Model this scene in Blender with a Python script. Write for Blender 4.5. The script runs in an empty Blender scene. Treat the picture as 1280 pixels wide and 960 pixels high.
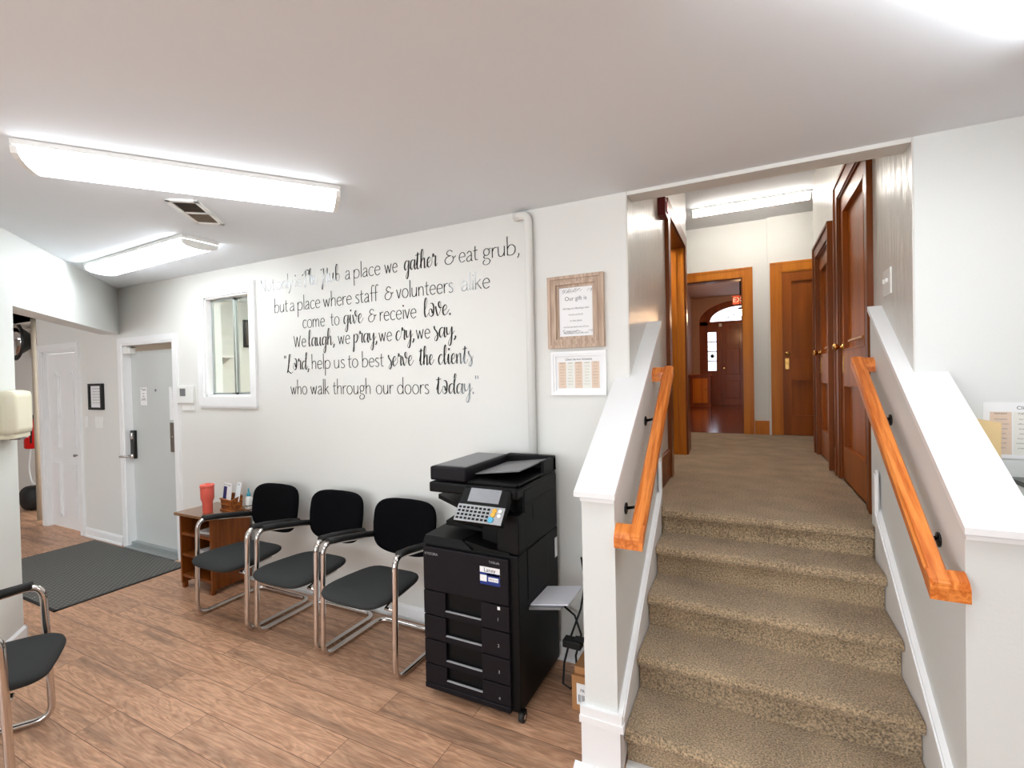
import bpy, bmesh, math, random
from mathutils import Vector, Matrix
random.seed(7)
SC = bpy.context.scene
COL = SC.collection
# ------------------------------------------------------------------ camera
EYE = 1.654
def cam_rot(yaw, pit, rol):
    f = Vector((math.sin(yaw)*math.cos(pit), math.cos(yaw)*math.cos(pit), math.sin(pit)))
    r = Vector((math.cos(yaw), -math.sin(yaw), 0)); u = r.cross(f)
    c, s = math.cos(rol), math.sin(rol)
    R, U = c*r+s*u, -s*r+c*u
    return Matrix((R, U, -f)).transposed()
cd = bpy.data.cameras.new('camera'); cam = bpy.data.objects.new('camera', cd); COL.objects.link(cam)
cd.sensor_width = 36; cd.lens = 594.0/1280*36; cd.clip_start = .05
M = cam_rot(math.radians(-26.3), math.radians(-.80), math.radians(-1.20)).to_4x4()
M.translation = (0, 0, EYE); cam.matrix_world = M
SC.camera = cam
# ------------------------------------------------------------------ world, exposure
SKY = 4.0         # overcast daylight through windows added behind the viewer
w = bpy.data.worlds.new('sky'); SC.world = w; w.use_nodes = True
w.node_tree.nodes['Background'].inputs[0].default_value = (.89, .955, 1, 1)
w.node_tree.nodes['Background'].inputs[1].default_value = SKY
vs = SC.view_settings; vs.view_transform = 'Standard'; vs.look = 'None'; vs.gamma = 1; vs.use_curve_mapping = False
vs.exposure = 1.0
LAMP = 6.6       # radiance of the tube diffusers
HALL_LAMP = 13.0
FILL_WINS = [(x, -4.25, 'y') for x in (-5.6, -3.7, -1.8, .1)]      # unseen windows added as fill light: centre, wall
for i, (x, y, ax) in enumerate(FILL_WINS):
    l = bpy.data.lights.new('window_portal', 'AREA'); l.shape = 'RECTANGLE'; l.size = 1.6; l.size_y = 1.7; l.cycles.is_portal = True
    o = bpy.data.objects.new('window_portal', l); COL.objects.link(o); o.location = (x, y, 1.45)
    o.rotation_euler = (math.pi/2, 0, 0) if ax == 'y' else (math.pi/2, 0, math.pi/2)
# ------------------------------------------------------------------ colours and materials
def lin(c): return c/12.92 if c <= .04045 else ((c+.055)/1.055)**2.4
def rgb(r, g, b): return (lin(r/255), lin(g/255), lin(b/255), 1)
MAT = {}
def pm(name, col, rough=.5, metal=0., var=0., vscale=8., bump=0., bscale=60., coat=0., emit=0., stretch=(1, 1, 1), spec=.5, trans=0., ior=1.45):
    m = bpy.data.materials.new(name); m.use_nodes = True; MAT[name] = m
    nt = m.node_tree; b = nt.nodes['Principled BSDF']
    b.inputs['Base Color'].default_value = col; b.inputs['Roughness'].default_value = rough
    b.inputs['Metallic'].default_value = metal; b.inputs['Coat Weight'].default_value = coat
    b.inputs['Coat Roughness'].default_value = .12; b.inputs['Specular IOR Level'].default_value = spec
    b.inputs['Transmission Weight'].default_value = trans; b.inputs['IOR'].default_value = ior
    if emit:
        b.inputs['Emission Color'].default_value = col; b.inputs['Emission Strength'].default_value = emit
    tc = nt.nodes.new('ShaderNodeTexCoord'); mp = nt.nodes.new('ShaderNodeMapping')
    nt.links.new(tc.outputs['Object'], mp.inputs[0]); mp.inputs['Scale'].default_value = stretch
    if var:
        n = nt.nodes.new('ShaderNodeTexNoise'); n.inputs['Scale'].default_value = vscale; n.inputs['Detail'].default_value = 6
        nt.links.new(mp.outputs[0], n.inputs['Vector'])
        r = nt.nodes.new('ShaderNodeMapRange'); r.inputs['From Min'].default_value = .25; r.inputs['From Max'].default_value = .75
        r.inputs['To Min'].default_value = 1-var; r.inputs['To Max'].default_value = 1+var
        nt.links.new(n.outputs['Fac'], r.inputs['Value'])
        h = nt.nodes.new('ShaderNodeHueSaturation'); h.inputs['Color'].default_value = col
        nt.links.new(r.outputs[0], h.inputs['Value']); nt.links.new(h.outputs[0], b.inputs['Base Color'])
    if bump:
        n2 = nt.nodes.new('ShaderNodeTexNoise'); n2.inputs['Scale'].default_value = bscale; n2.inputs['Detail'].default_value = 4
        nt.links.new(mp.outputs[0], n2.inputs['Vector'])
        bp = nt.nodes.new('ShaderNodeBump'); bp.inputs['Strength'].default_value = bump; bp.inputs['Distance'].default_value = .01
        nt.links.new(n2.outputs['Fac'], bp.inputs['Height']); nt.links.new(bp.outputs[0], b.inputs['Normal'])
    return m
pm('wall_paint', rgb(229, 228, 223), .55, var=.012, vscale=2, bump=.05, bscale=90)
pm('wall_paint_cool', rgb(227, 229, 226), .55, var=.012, vscale=2, bump=.05, bscale=90)
pm('ceiling_paint', rgb(236, 241, 246), .8, var=.01, vscale=2)
pm('plaster_gloss', rgb(220, 217, 210), .3, var=.03, vscale=5, bump=.9, bscale=6, stretch=(1, 3.5, .8))
pm('grey_paint', rgb(228, 224, 217), .5, var=.01, vscale=2, bump=.05, bscale=90)
pm('trim_white', rgb(244, 244, 244), .35)
pm('door_grey', rgb(203, 206, 203), .45, var=.015, vscale=3)
pm('white_plastic', rgb(240, 240, 236), .35)
pm('cream_plastic', rgb(238, 232, 208), .35)
pm('black_plastic', rgb(7, 7, 7), .5, bump=.06, bscale=400, spec=.22)
pm('dark_plastic', rgb(20, 17, 22), .5, bump=.05, bscale=400, spec=.22)
pm('gloss_black', rgb(12, 12, 12), .18)
pm('rubber_black', rgb(22, 22, 22), .6)
pm('grey_plastic', rgb(120, 120, 122), .4)
pm('panel_silver', rgb(168, 170, 172), .35)
pm('screen', rgb(150, 152, 156), .12, var=.05, vscale=60)
pm('chrome', rgb(214, 208, 204), .09, metal=1)
pm('steel', rgb(150, 146, 140), .3, metal=1)
pm('brown_plate', rgb(122, 112, 102), .4, metal=.4)
pm('brass', rgb(206, 160, 92), .2, metal=1)
pm('seat_fabric', rgb(48, 50, 50), .9, var=.3, vscale=420, bump=.4, bscale=500)
pm('back_fabric', rgb(9, 9, 12), .95, var=.2, vscale=420, bump=.2, bscale=500, spec=.1)
pm('vinyl_lettering', rgb(5, 5, 5), .1, spec=.85)
pm('ink', rgb(40, 40, 42), .7)
pm('ink_grey', rgb(120, 120, 120), .8)
pm('paper', rgb(243, 243, 243), .7)
pm('paper_lilac', rgb(244, 244, 252), .6)
pm('tan_block', rgb(228, 205, 184), .8, var=.06, vscale=90, stretch=(1, 1, 6))
pm('pale_block', rgb(236, 235, 226), .8, var=.03, vscale=90, stretch=(1, 1, 6))
pm('folder_tan', rgb(244, 214, 158), .6)
pm('coral', rgb(240, 108, 92), .4)
pm('teal', rgb(52, 160, 178), .3)
pm('navy', rgb(36, 40, 110), .5)
pm('sticker_blue', rgb(24, 50, 130), .5)
pm('red', rgb(196, 16, 18), .3)
pm('dark_red', rgb(112, 24, 22), .4)
pm('exit_red', rgb(214, 96, 70), .5)
pm('cardboard', rgb(176, 126, 80), .8, var=.06, vscale=20)
pm('button_orange', rgb(240, 180, 60), .4)
pm('button_blue', rgb(90, 180, 214), .4)
pm('frame_black', rgb(22, 21, 20), .4)
pm('vent_dark', rgb(98, 88, 78), .7)
pm('vent_light', rgb(168, 154, 136), .6)
pm('alum', rgb(190, 196, 196), .35, metal=.8)
pm('mirror', rgb(235, 235, 235), .02, metal=1)
pm('pink_wall', rgb(190, 158, 140), .7, var=.02, vscale=3)
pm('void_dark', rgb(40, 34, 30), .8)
pm('lamp_glow', rgb(255, 206, 150), .5, emit=120)
pm('daylight_pane', rgb(226, 236, 255), .3, emit=1.6)
pm('diffuser', rgb(244, 250, 255), .4, emit=LAMP)
pm('diffuser_steps', rgb(244, 250, 255), .4, emit=LAMP*1.5)
pm('diffuser_near', rgb(255, 249, 240), .4, emit=7)  # glow of the unseen lamp added over the landing
pm('diffuser_side', rgb(255, 249, 240), .4, emit=30)
pm('diffuser_hall', rgb(255, 249, 240), .4, emit=HALL_LAMP)
def wood(name, c1, c2, rough=.35, scale=1., axis='z', coat=.2, rings=9., dist=5.):
    m = bpy.data.materials.new(name); m.use_nodes = True; MAT[name] = m
    nt = m.node_tree; b = nt.nodes['Principled BSDF']; b.inputs['Roughness'].default_value = rough; b.inputs['Coat Weight'].default_value = coat; b.inputs['Coat Roughness'].default_value = .15; b.inputs['Specular IOR Level'].default_value = .25
    tc = nt.nodes.new('ShaderNodeTexCoord'); mp = nt.nodes.new('ShaderNodeMapping')
    s = {'x': (.55, 9, 9), 'y': (9, .55, 9), 'z': (9, 9, .55)}[axis]
    mp.inputs['Scale'].default_value = tuple(v*scale for v in s); nt.links.new(tc.outputs['Object'], mp.inputs[0])
    n = nt.nodes.new('ShaderNodeTexNoise'); n.inputs['Scale'].default_value = 1.2; n.inputs['Detail'].default_value = 2; n.inputs['Distortion'].default_value = .25
    nt.links.new(mp.outputs[0], n.inputs['Vector'])
    mu = nt.nodes.new('ShaderNodeMath'); mu.operation = 'MULTIPLY'; mu.inputs[1].default_value = rings; nt.links.new(n.outputs['Fac'], mu.inputs[0])
    fr = nt.nodes.new('ShaderNodeMath'); fr.operation = 'PINGPONG'; fr.inputs[1].default_value = 1; nt.links.new(mu.outputs[0], fr.inputs[0])
    n2 = nt.nodes.new('ShaderNodeTexNoise'); n2.inputs['Scale'].default_value = 9; n2.inputs['Detail'].default_value = 3; nt.links.new(mp.outputs[0], n2.inputs['Vector'])
    mx = nt.nodes.new('ShaderNodeMix'); mx.inputs['Factor'].default_value = .5
    nt.links.new(fr.outputs[0], mx.inputs['A']); nt.links.new(n2.outputs['Fac'], mx.inputs['B'])
    cr = nt.nodes.new('ShaderNodeValToRGB'); cr.color_ramp.elements[0].color = c1; cr.color_ramp.elements[1].color = c2
    cr.color_ramp.elements[0].position = .2; cr.color_ramp.elements[1].position = .75
    nt.links.new(mx.outputs[0], cr.inputs[0]); nt.links.new(cr.outputs[0], b.inputs['Base Color'])
    return m
wood('oak_rail', rgb(196, 96, 30), rgb(238, 146, 70), .35, 3.2, 'y', .25, 5)
wood('door_wood', rgb(136, 66, 2), rgb(164, 84, 8), .4, .8, 'z', .08, 3)
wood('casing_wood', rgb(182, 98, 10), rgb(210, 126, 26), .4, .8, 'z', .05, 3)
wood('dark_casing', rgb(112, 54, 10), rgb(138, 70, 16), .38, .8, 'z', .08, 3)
wood('foyer_wood', rgb(124, 56, 16), rgb(150, 74, 24), .34, .8, 'z', .2, 3)
wood('foyer_floor', rgb(84, 36, 18), rgb(118, 54, 26), .16, .6, 'y', .3, 6)
wood('table_wood', rgb(108, 54, 14), rgb(138, 74, 24), .3, 1., 'z', .3, 6)
wood('table_top_wood', rgb(120, 82, 52), rgb(150, 106, 70), .18, 1., 'x', .5, 6)
wood('box_wood', rgb(110, 56, 20), rgb(168, 100, 46), .4, 2.5, 'x', .2, 8)
wood('taupe_wood', rgb(172, 148, 128), rgb(206, 182, 162), .55, 3., 'z', .0, 8)
def floor_mat():
    m = bpy.data.materials.new('vinyl_plank'); m.use_nodes = True; MAT['vinyl_plank'] = m
    nt = m.node_tree; N = nt.nodes; L = nt.links; b = N['Principled BSDF']
    tc = N.new('ShaderNodeTexCoord')
    br = N.new('ShaderNodeTexBrick'); br.offset = .37; br.inputs['Scale'].default_value = 1; br.inputs['Brick Width'].default_value = 1.22
    br.inputs['Row Height'].default_value = .178; br.inputs['Mortar Size'].default_value = .0016; br.inputs['Mortar Smooth'].default_value = .1
    br.inputs['Color1'].default_value = (0, 0, 0, 1); br.inputs['Color2'].default_value = (1, 1, 1, 1); br.inputs['Mortar'].default_value = (.5, .5, .5, 1)
    L.new(tc.outputs['Object'], br.inputs['Vector'])
    # every plank shifts the grain pattern
    mul = N.new('ShaderNodeVectorMath'); mul.operation = 'SCALE'; mul.inputs['Scale'].default_value = 37; L.new(br.outputs['Color'], mul.inputs[0])
    add = N.new('ShaderNodeVectorMath'); L.new(tc.outputs['Object'], add.inputs[0]); L.new(mul.outputs[0], add.inputs[1])
    mp = N.new('ShaderNodeMapping'); mp.inputs['Scale'].default_value = (1.5, 11, 1); L.new(add.outputs[0], mp.inputs[0])
    n1 = N.new('ShaderNodeTexNoise'); n1.inputs['Scale'].default_value = 1.3; n1.inputs['Detail'].default_value = 3; n1.inputs['Distortion'].default_value = 1.1; L.new(mp.outputs[0], n1.inputs['Vector'])
    mu = N.new('ShaderNodeMath'); mu.operation = 'MULTIPLY'; mu.inputs[1].default_value = 13; L.new(n1.outputs['Fac'], mu.inputs[0])
    pp = N.new('ShaderNodeMath'); pp.operation = 'PINGPONG'; pp.inputs[1].default_value = 1; L.new(mu.outputs[0], pp.inputs[0])
    mp2 = N.new('ShaderNodeMapping'); mp2.inputs['Scale'].default_value = (6, 60, 1); L.new(add.outputs[0], mp2.inputs[0])
    n2 = N.new('ShaderNodeTexNoise'); n2.inputs['Scale'].default_value = 2; n2.inputs['Detail'].default_value = 6; L.new(mp2.outputs[0], n2.inputs['Vector'])
    mp3 = N.new('ShaderNodeMapping'); mp3.inputs['Scale'].default_value = (.7, 8, 1); L.new(add.outputs[0], mp3.inputs[0])
    n3 = N.new('ShaderNodeTexNoise'); n3.inputs['Scale'].default_value = 1.4; n3.inputs['Detail'].default_value = 4; n3.inputs['Roughness'].default_value = .6; L.new(mp3.outputs[0], n3.inputs['Vector'])
    m1 = N.new('ShaderNodeMix'); m1.inputs['Factor'].default_value = .72; L.new(pp.outputs[0], m1.inputs['A']); L.new(n2.outputs['Fac'], m1.inputs['B'])
    cr = N.new('ShaderNodeValToRGB'); e = cr.color_ramp.elements; e[0].position = .22; e[0].color = rgb(164, 118, 88); e[1].position = .8; e[1].color = rgb(226, 180, 146)
    L.new(m1.outputs[0], cr.inputs[0])
    # grey weathered streaks
    sr = N.new('ShaderNodeMapRange'); sr.inputs['From Min'].default_value = .52; sr.inputs['From Max'].default_value = .68; L.new(n3.outputs['Fac'], sr.inputs['Value'])
    mx = N.new('ShaderNodeMix'); mx.data_type = 'RGBA'; mx.inputs['B'].default_value = rgb(104, 82, 68)
    sc = N.new('ShaderNodeMath'); sc.operation = 'MULTIPLY'; sc.inputs[1].default_value = .55; L.new(sr.outputs[0], sc.inputs[0])
    L.new(sc.outputs[0], mx.inputs['Factor']); L.new(cr.outputs[0], mx.inputs['A'])
    hs = N.new('ShaderNodeHueSaturation'); L.new(mx.outputs['Result'], hs.inputs['Color'])
    vr = N.new('ShaderNodeMapRange'); vr.inputs['To Min'].default_value = .86; vr.inputs['To Max'].default_value = 1.1; L.new(br.outputs['Color'], vr.inputs['Value']); L.new(vr.outputs[0], hs.inputs['Value'])
    mm = N.new('ShaderNodeMix'); mm.data_type = 'RGBA'; mm.inputs['B'].default_value = rgb(112, 80, 60); L.new(br.outputs['Fac'], mm.inputs['Factor']); L.new(hs.outputs[0], mm.inputs['A'])
    L.new(mm.outputs['Result'], b.inputs['Base Color']); b.inputs['Roughness'].default_value = .42
    bp = N.new('ShaderNodeBump'); bp.inputs['Strength'].default_value = .12; bp.inputs['Distance'].default_value = .004; L.new(n2.outputs['Fac'], bp.inputs['Height']); L.new(bp.outputs[0], b.inputs['Normal'])
floor_mat()
def carpet_mat():
    m = bpy.data.materials.new('carpet'); m.use_nodes = True; MAT['carpet'] = m
    nt = m.node_tree; N = nt.nodes; L = nt.links; b = N['Principled BSDF']; b.inputs['Roughness'].default_value = 1; b.inputs['Specular IOR Level'].default_value = .1
    b.inputs['Sheen Weight'].default_value = .25
    tc = N.new('ShaderNodeTexCoord')
    n = N.new('ShaderNodeTexNoise'); n.inputs['Scale'].default_value = 135; n.inputs['Detail'].default_value = 4; L.new(tc.outputs['Object'], n.inputs['Vector'])
    n2 = N.new('ShaderNodeTexNoise'); n2.inputs['Scale'].default_value = 5; L.new(tc.outputs['Object'], n2.inputs['Vector'])
    mx = N.new('ShaderNodeMix'); mx.inputs['Factor'].default_value = .18; L.new(n.outputs['Fac'], mx.inputs['A']); L.new(n2.outputs['Fac'], mx.inputs['B'])
    cr = N.new('ShaderNodeValToRGB'); e = cr.color_ramp.elements; e[0].position = .34; e[0].color = rgb(122, 100, 74); e[1].position = .66; e[1].color = rgb(236, 206, 166)
    L.new(mx.outputs[0], cr.inputs[0]); L.new(cr.outputs[0], b.inputs['Base Color'])
    bp = N.new('ShaderNodeBump'); bp.inputs['Strength'].default_value = 1; bp.inputs['Distance'].default_value = .02; L.new(n.outputs['Fac'], bp.inputs['Height']); L.new(bp.outputs[0], b.inputs['Normal'])
carpet_mat()
def mat_mat():
    m = bpy.data.materials.new('ribbed_mat'); m.use_nodes = True; MAT['ribbed_mat'] = m
    nt = m.node_tree; N = nt.nodes; L = nt.links; b = N['Principled BSDF']; b.inputs['Roughness'].default_value = .95
    tc = N.new('ShaderNodeTexCoord'); mp = N.new('ShaderNodeMapping'); mp.inputs['Rotation'].default_value = (0, 0, math.radians(45)); L.new(tc.outputs['Object'], mp.inputs[0])
    ck = N.new('ShaderNodeTexWave'); ck.inputs['Scale'].default_value = 9; L.new(mp.outputs[0], ck.inputs['Vector'])
    mp2 = N.new('ShaderNodeMapping'); mp2.inputs['Rotation'].default_value = (0, 0, math.radians(-45)); L.new(tc.outputs['Object'], mp2.inputs[0])
    ck2 = N.new('ShaderNodeTexWave'); ck2.inputs['Scale'].default_value = 9; L.new(mp2.outputs[0], ck2.inputs['Vector'])
    mu = N.new('ShaderNodeMath'); mu.operation = 'MULTIPLY'; L.new(ck.outputs['Fac'], mu.inputs[0]); L.new(ck2.outputs['Fac'], mu.inputs[1])
    cr = N.new('ShaderNodeValToRGB'); cr.color_ramp.elements[0].color = rgb(92, 92, 88); cr.color_ramp.elements[1].color = rgb(134, 134, 128); L.new(mu.outputs[0], cr.inputs[0]); L.new(cr.outputs[0], b.inputs['Base Color'])
    bp = N.new('ShaderNodeBump'); bp.inputs['Strength'].default_value = .6; bp.inputs['Distance'].default_value = .01; L.new(mu.outputs[0], bp.inputs['Height']); L.new(bp.outputs[0], b.inputs['Normal'])
mat_mat()
def glass_mat():
    m = bpy.data.materials.new('clear_glass'); m.use_nodes = True; MAT['clear_glass'] = m
    nt = m.node_tree; N = nt.nodes; L = nt.links; N.remove(N['Principled BSDF'])
    g = N.new('ShaderNodeBsdfGlossy'); g.inputs['Roughness'].default_value = .02; t = N.new('ShaderNodeBsdfTransparent'); t.inputs[0].default_value = (.9, .94, .93, 1)
    lw = N.new('ShaderNodeLayerWeight'); f = N.new('ShaderNodeMath'); f.operation = 'POWER'; f.inputs[1].default_value = 4; L.new(lw.outputs['Facing'], f.inputs[0]); mx = N.new('ShaderNodeMixShader')
    L.new(f.outputs[0], mx.inputs[0]); L.new(t.outputs[0], mx.inputs[1]); L.new(g.outputs[0], mx.inputs[2]); L.new(mx.outputs[0], N['Material Output'].inputs[0])
glass_mat()
# ------------------------------------------------------------------ mesh helpers
class MB:
    """collects shapes (with materials) into one mesh object"""
    def __init__(s): s.bm = bmesh.new(); s.mats = []; s.cur = 0
    def mat(s, name):
        if name not in s.mats: s.mats.append(name)
        s.cur = s.mats.index(name); return s
    def _f(s, vs, smooth=False):
        try: f = s.bm.faces.new(vs)
        except ValueError: return None
        f.material_index = s.cur; f.smooth = smooth; return f
    def box(s, x0, x1, y0, y1, z0, z1, bev=0):
        x0, x1 = sorted((x0, x1)); y0, y1 = sorted((y0, y1)); z0, z1 = sorted((z0, z1))
        v = [s.bm.verts.new(p) for p in ((x0,y0,z0),(x1,y0,z0),(x1,y1,z0),(x0,y1,z0),(x0,y0,z1),(x1,y0,z1),(x1,y1,z1),(x0,y1,z1))]
        fs = [s._f([v[i] for i in q]) for q in ((3,2,1,0),(4,5,6,7),(0,1,5,4),(1,2,6,5),(2,3,7,6),(3,0,4,7))]
        if bev:
            es = set(e for f in fs for e in f.edges)
            r = bmesh.ops.bevel(s.bm, geom=list(es), offset=bev, segments=2, affect='EDGES', profile=.6)
            for f in r['faces']: f.material_index = s.cur; f.smooth = True
        return s
    def prism(s, poly, axis, a, b, smooth=False):
        """poly: 2D points; axis x: (y,z) extruded along x; y: (x,z) along y; z: (x,y) along z"""
        mk = {'x': lambda p, t: (t, p[0], p[1]), 'y': lambda p, t: (p[0], t, p[1]), 'z': lambda p, t: (p[0], p[1], t)}[axis]
        A = [s.bm.verts.new(mk(p, a)) for p in poly]; B = [s.bm.verts.new(mk(p, b)) for p in poly]
        n = len(poly)
        for i in range(n): s._f((A[i], A[(i+1) % n], B[(i+1) % n], B[i]), smooth)
        s._f(A[::-1]); s._f(B); return s
    def hexa(s, bot, top):
        v = [s.bm.verts.new(p) for p in list(bot)+list(top)]; n = len(bot)
        for i in range(n): s._f((v[i], v[(i+1) % n], v[n+(i+1) % n], v[n+i]))
        s._f(v[:n][::-1]); s._f(v[n:]); return s
    def tube(s, pts, r, seg=10, closed=False, flat=1.0, up=None, caps=True):
        pts = [Vector(p) for p in pts]; n = len(pts); rings = []
        prev = None
        for i, p in enumerate(pts):
            if closed: t = (pts[(i+1) % n]-pts[i-1]).normalized()
            else: t = (pts[min(i+1, n-1)]-pts[max(i-1, 0)]).normalized()
            if prev is None:
                a = Vector(up) if up else (Vector((0, 0, 1)) if abs(t.z) < .9 else Vector((1, 0, 0)))
                u = (a-t*a.dot(t)).normalized()
            else: u = (prev-t*prev.dot(t)).normalized()
            prev = u; v = t.cross(u)
            rr = r[i] if isinstance(r, (list, tuple)) else r
            rings.append([s.bm.verts.new(p+rr*(math.cos(k/seg*math.tau)*u*flat+math.sin(k/seg*math.tau)*v)) for k in range(seg)])
        m = n if closed else n-1
        for i in range(m):
            a, b = rings[i], rings[(i+1) % n]
            for k in range(seg): s._f((a[k], a[(k+1) % seg], b[(k+1) % seg], b[k]), True)
        if not closed and caps: s._f(rings[0][::-1]); s._f(rings[-1])
        return s
    def lathe(s, prof, cx=0, cy=0, seg=24, cz=0, axis='z', smooth=True):
        def P(r, h, a):
            if axis == 'z': return (cx+r*math.cos(a), cy+r*math.sin(a), cz+h)
            if axis == 'y': return (cx+r*math.cos(a), cy+h, cz+r*math.sin(a))
            return (cx+h, cy+r*math.cos(a), cz+r*math.sin(a))
        rings = [[s.bm.verts.new(P(max(r, 1e-4), h, k/seg*math.tau)) for k in range(seg)] for r, h in prof]
        for a, b in zip(rings, rings[1:]):
            for k in range(seg): s._f((a[k], a[(k+1) % seg], b[(k+1) % seg], b[k]), smooth)
        s._f(rings[0][::-1]); s._f(rings[-1]); return s
    def grid(s, fn, nu, nv, smooth=True):
        g = [[s.bm.verts.new(fn(i/nu, j/nv)) for j in range(nv+1)] for i in range(nu+1)]
        for i in range(nu):
            for j in range(nv): s._f((g[i][j], g[i+1][j], g[i+1][j+1], g[i][j+1]), smooth)
        return s
    def xf(s, mtx):
        bmesh.ops.transform(s.bm, matrix=mtx, verts=s.bm.verts); return s
    def build(s, name, parent=None, kind=None, world=False, recalc=True, mat=None):
        if mat: s.mats = [mat] if not s.mats else s.mats
        if recalc: bmesh.ops.recalc_face_normals(s.bm, faces=s.bm.faces)
        if world and parent is not None:
            p = parent; off = Vector((0, 0, 0)); mw = Matrix.Identity(4)
            while p is not None:
                mw = Matrix.Translation(p.location) @ p.rotation_euler.to_matrix().to_4x4() @ mw; p = p.parent
            bmesh.ops.transform(s.bm, matrix=mw.inverted(), verts=s.bm.verts)
        me = bpy.data.meshes.new(name); s.bm.to_mesh(me); s.bm.free()
        for m in s.mats: me.materials.append(MAT[m])
        o = bpy.data.objects.new(name, me); COL.objects.link(o)
        if parent is not None: o.parent = parent
        if kind: o['kind'] = kind
        return o
def mb(m): return MB().mat(m)
def tag(o, label, cat, group=None):
    o['label'] = label; o['category'] = cat
    if group: o['group'] = group
    return o
def thing(name, label, cat, loc=(0, 0, 0), rz=0, group=None):
    o = bpy.data.objects.new(name, None); COL.objects.link(o); o.location = loc; o.rotation_euler = (0, 0, rz); o.empty_display_size = .1
    return tag(o, label, cat, group)
def text(parent, s, x, y, z, size, mat, align='CENTER', facing='-y', name='lettering', tilt=None, spacing=1.0, world=True):
    c = bpy.data.curves.new(name, 'FONT'); c.body = s; c.size = size; c.align_x = align; c.space_character = spacing
    t = bpy.data.objects.new(name, c)
    me = bpy.data.meshes.new_from_object(t); bpy.data.objects.remove(t); bpy.data.curves.remove(c)
    R = {'-y': Matrix.Rotation(math.pi/2, 4, 'X'), 'x': Matrix.Rotation(math.pi/2, 4, 'Z') @ Matrix.Rotation(math.pi/2, 4, 'X')}[facing] if tilt is None else tilt
    T = Matrix.Translation((x, y, z)) @ R
    if world:
        mw = Matrix.Identity(4); p = parent
        while p is not None: mw = Matrix.Translation(p.location) @ p.rotation_euler.to_matrix().to_4x4() @ mw; p = p.parent
        T = mw.inverted() @ T
    me.transform(T); me.materials.clear(); me.materials.append(MAT[mat]); me.name = name
    o = bpy.data.objects.new(name, me); COL.objects.link(o); o.parent = parent
    return o
def copy_tree(o, parent=None):
    c = o.copy(); COL.objects.link(c); c.parent = parent
    for ch in list(o.children): copy_tree(ch, c)
    return c
def fillet(pts, rad, n=6):
    pts = [Vector(p) for p in pts]; out = [pts[0]]
    for i in range(1, len(pts)-1):
        a, b, c = pts[i-1], pts[i], pts[i+1]
        d1, d2 = (a-b), (c-b); r = min(rad if not isinstance(rad, (list, tuple)) else rad[i], d1.length*.49, d2.length*.49)
        p, q = b+d1.normalized()*r, b+d2.normalized()*r
        for k in range(n+1):
            t = k/n; out.append((1-t)**2*p+2*t*(1-t)*b+t*t*q)
    out.append(pts[-1]); return out
# ------------------------------------------------------------------ the setting
CEIL = 2.645; LZ = .83; WY = 2.6
D45 = math.radians(-51)
dd = Vector((math.sin(D45), math.cos(D45), 0)); dn = Vector((math.cos(D45), -math.sin(D45), 0)); d0 = Vector((-5.775, 2.6, 0))
def dp(t, n=0, z=0):      # a point along the diagonal wall: t metres from the corner towards the camera, n metres out from its face
    p = d0-dd*t+dn*n; return Vector((p.x, p.y, z))
mb('vinyl_plank').box(-12, 5.1, -4.3, 5.1, -.1, 0).build('floor', kind='structure')
mb('ceiling_paint').box(-12, 5, -4.2, 2.6, CEIL, CEIL+.12).build('ceiling', kind='structure')
# back wall with the lettering: openings for the grey door, the window and the closet
b = mb('wall_paint')
DX0, DX1, DZ = -5.72, -4.81, 2.075      # grey door opening
WX0, WX1, WZ0, WZ1 = -4.33, -3.715, 1.54, 2.415
CX0, CX1, CZ = -7.49, -6.68, 2.06
for x0, x1, z0, z1 in ((-7.64, CX0, 0, CEIL), (CX0, CX1, CZ, CEIL), (CX1, DX0, 0, CEIL), (DX0, DX1, DZ, CEIL), (DX1, WX0, 0, CEIL), (WX0, WX1, 0, WZ0), (WX0, WX1, WZ1, CEIL), (WX1, -.575, 0, CEIL), (-12, -7.64, 2.5, CEIL)):
    b.box(x0, x1, WY, WY+.14, z0, z1)
b.build('wall_back', kind='structure')
mb('wall_paint_cool').box(.65, 5, WY, WY+.14, 0, CEIL).build('wall_back_right', kind='structure')
# header over the stairs and the raised corridor
mb('wall_paint').box(-.568, .643, WY+.002, WY+.12, CEIL-.02, 3.75).build('wall_header', kind='structure')
# diagonal wall with its wide opening
b = mb('wall_paint_cool'); TH = .16; OT = 2.04
def dbox(b, t0, t1, z0, z1):
    b.hexa([dp(t0, 0, z0), dp(t1, 0, z0), dp(t1, -TH, z0), dp(t0, -TH, z0)], [dp(t0, 0, z1), dp(t1, 0, z1), dp(t1, -TH, z1), dp(t0, -TH, z1)])
dbox(b, -.02, OT, 2.177, CEIL); dbox(b, OT, 3.5, 0, CEIL)
b.build('wall_left', kind='structure')
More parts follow.
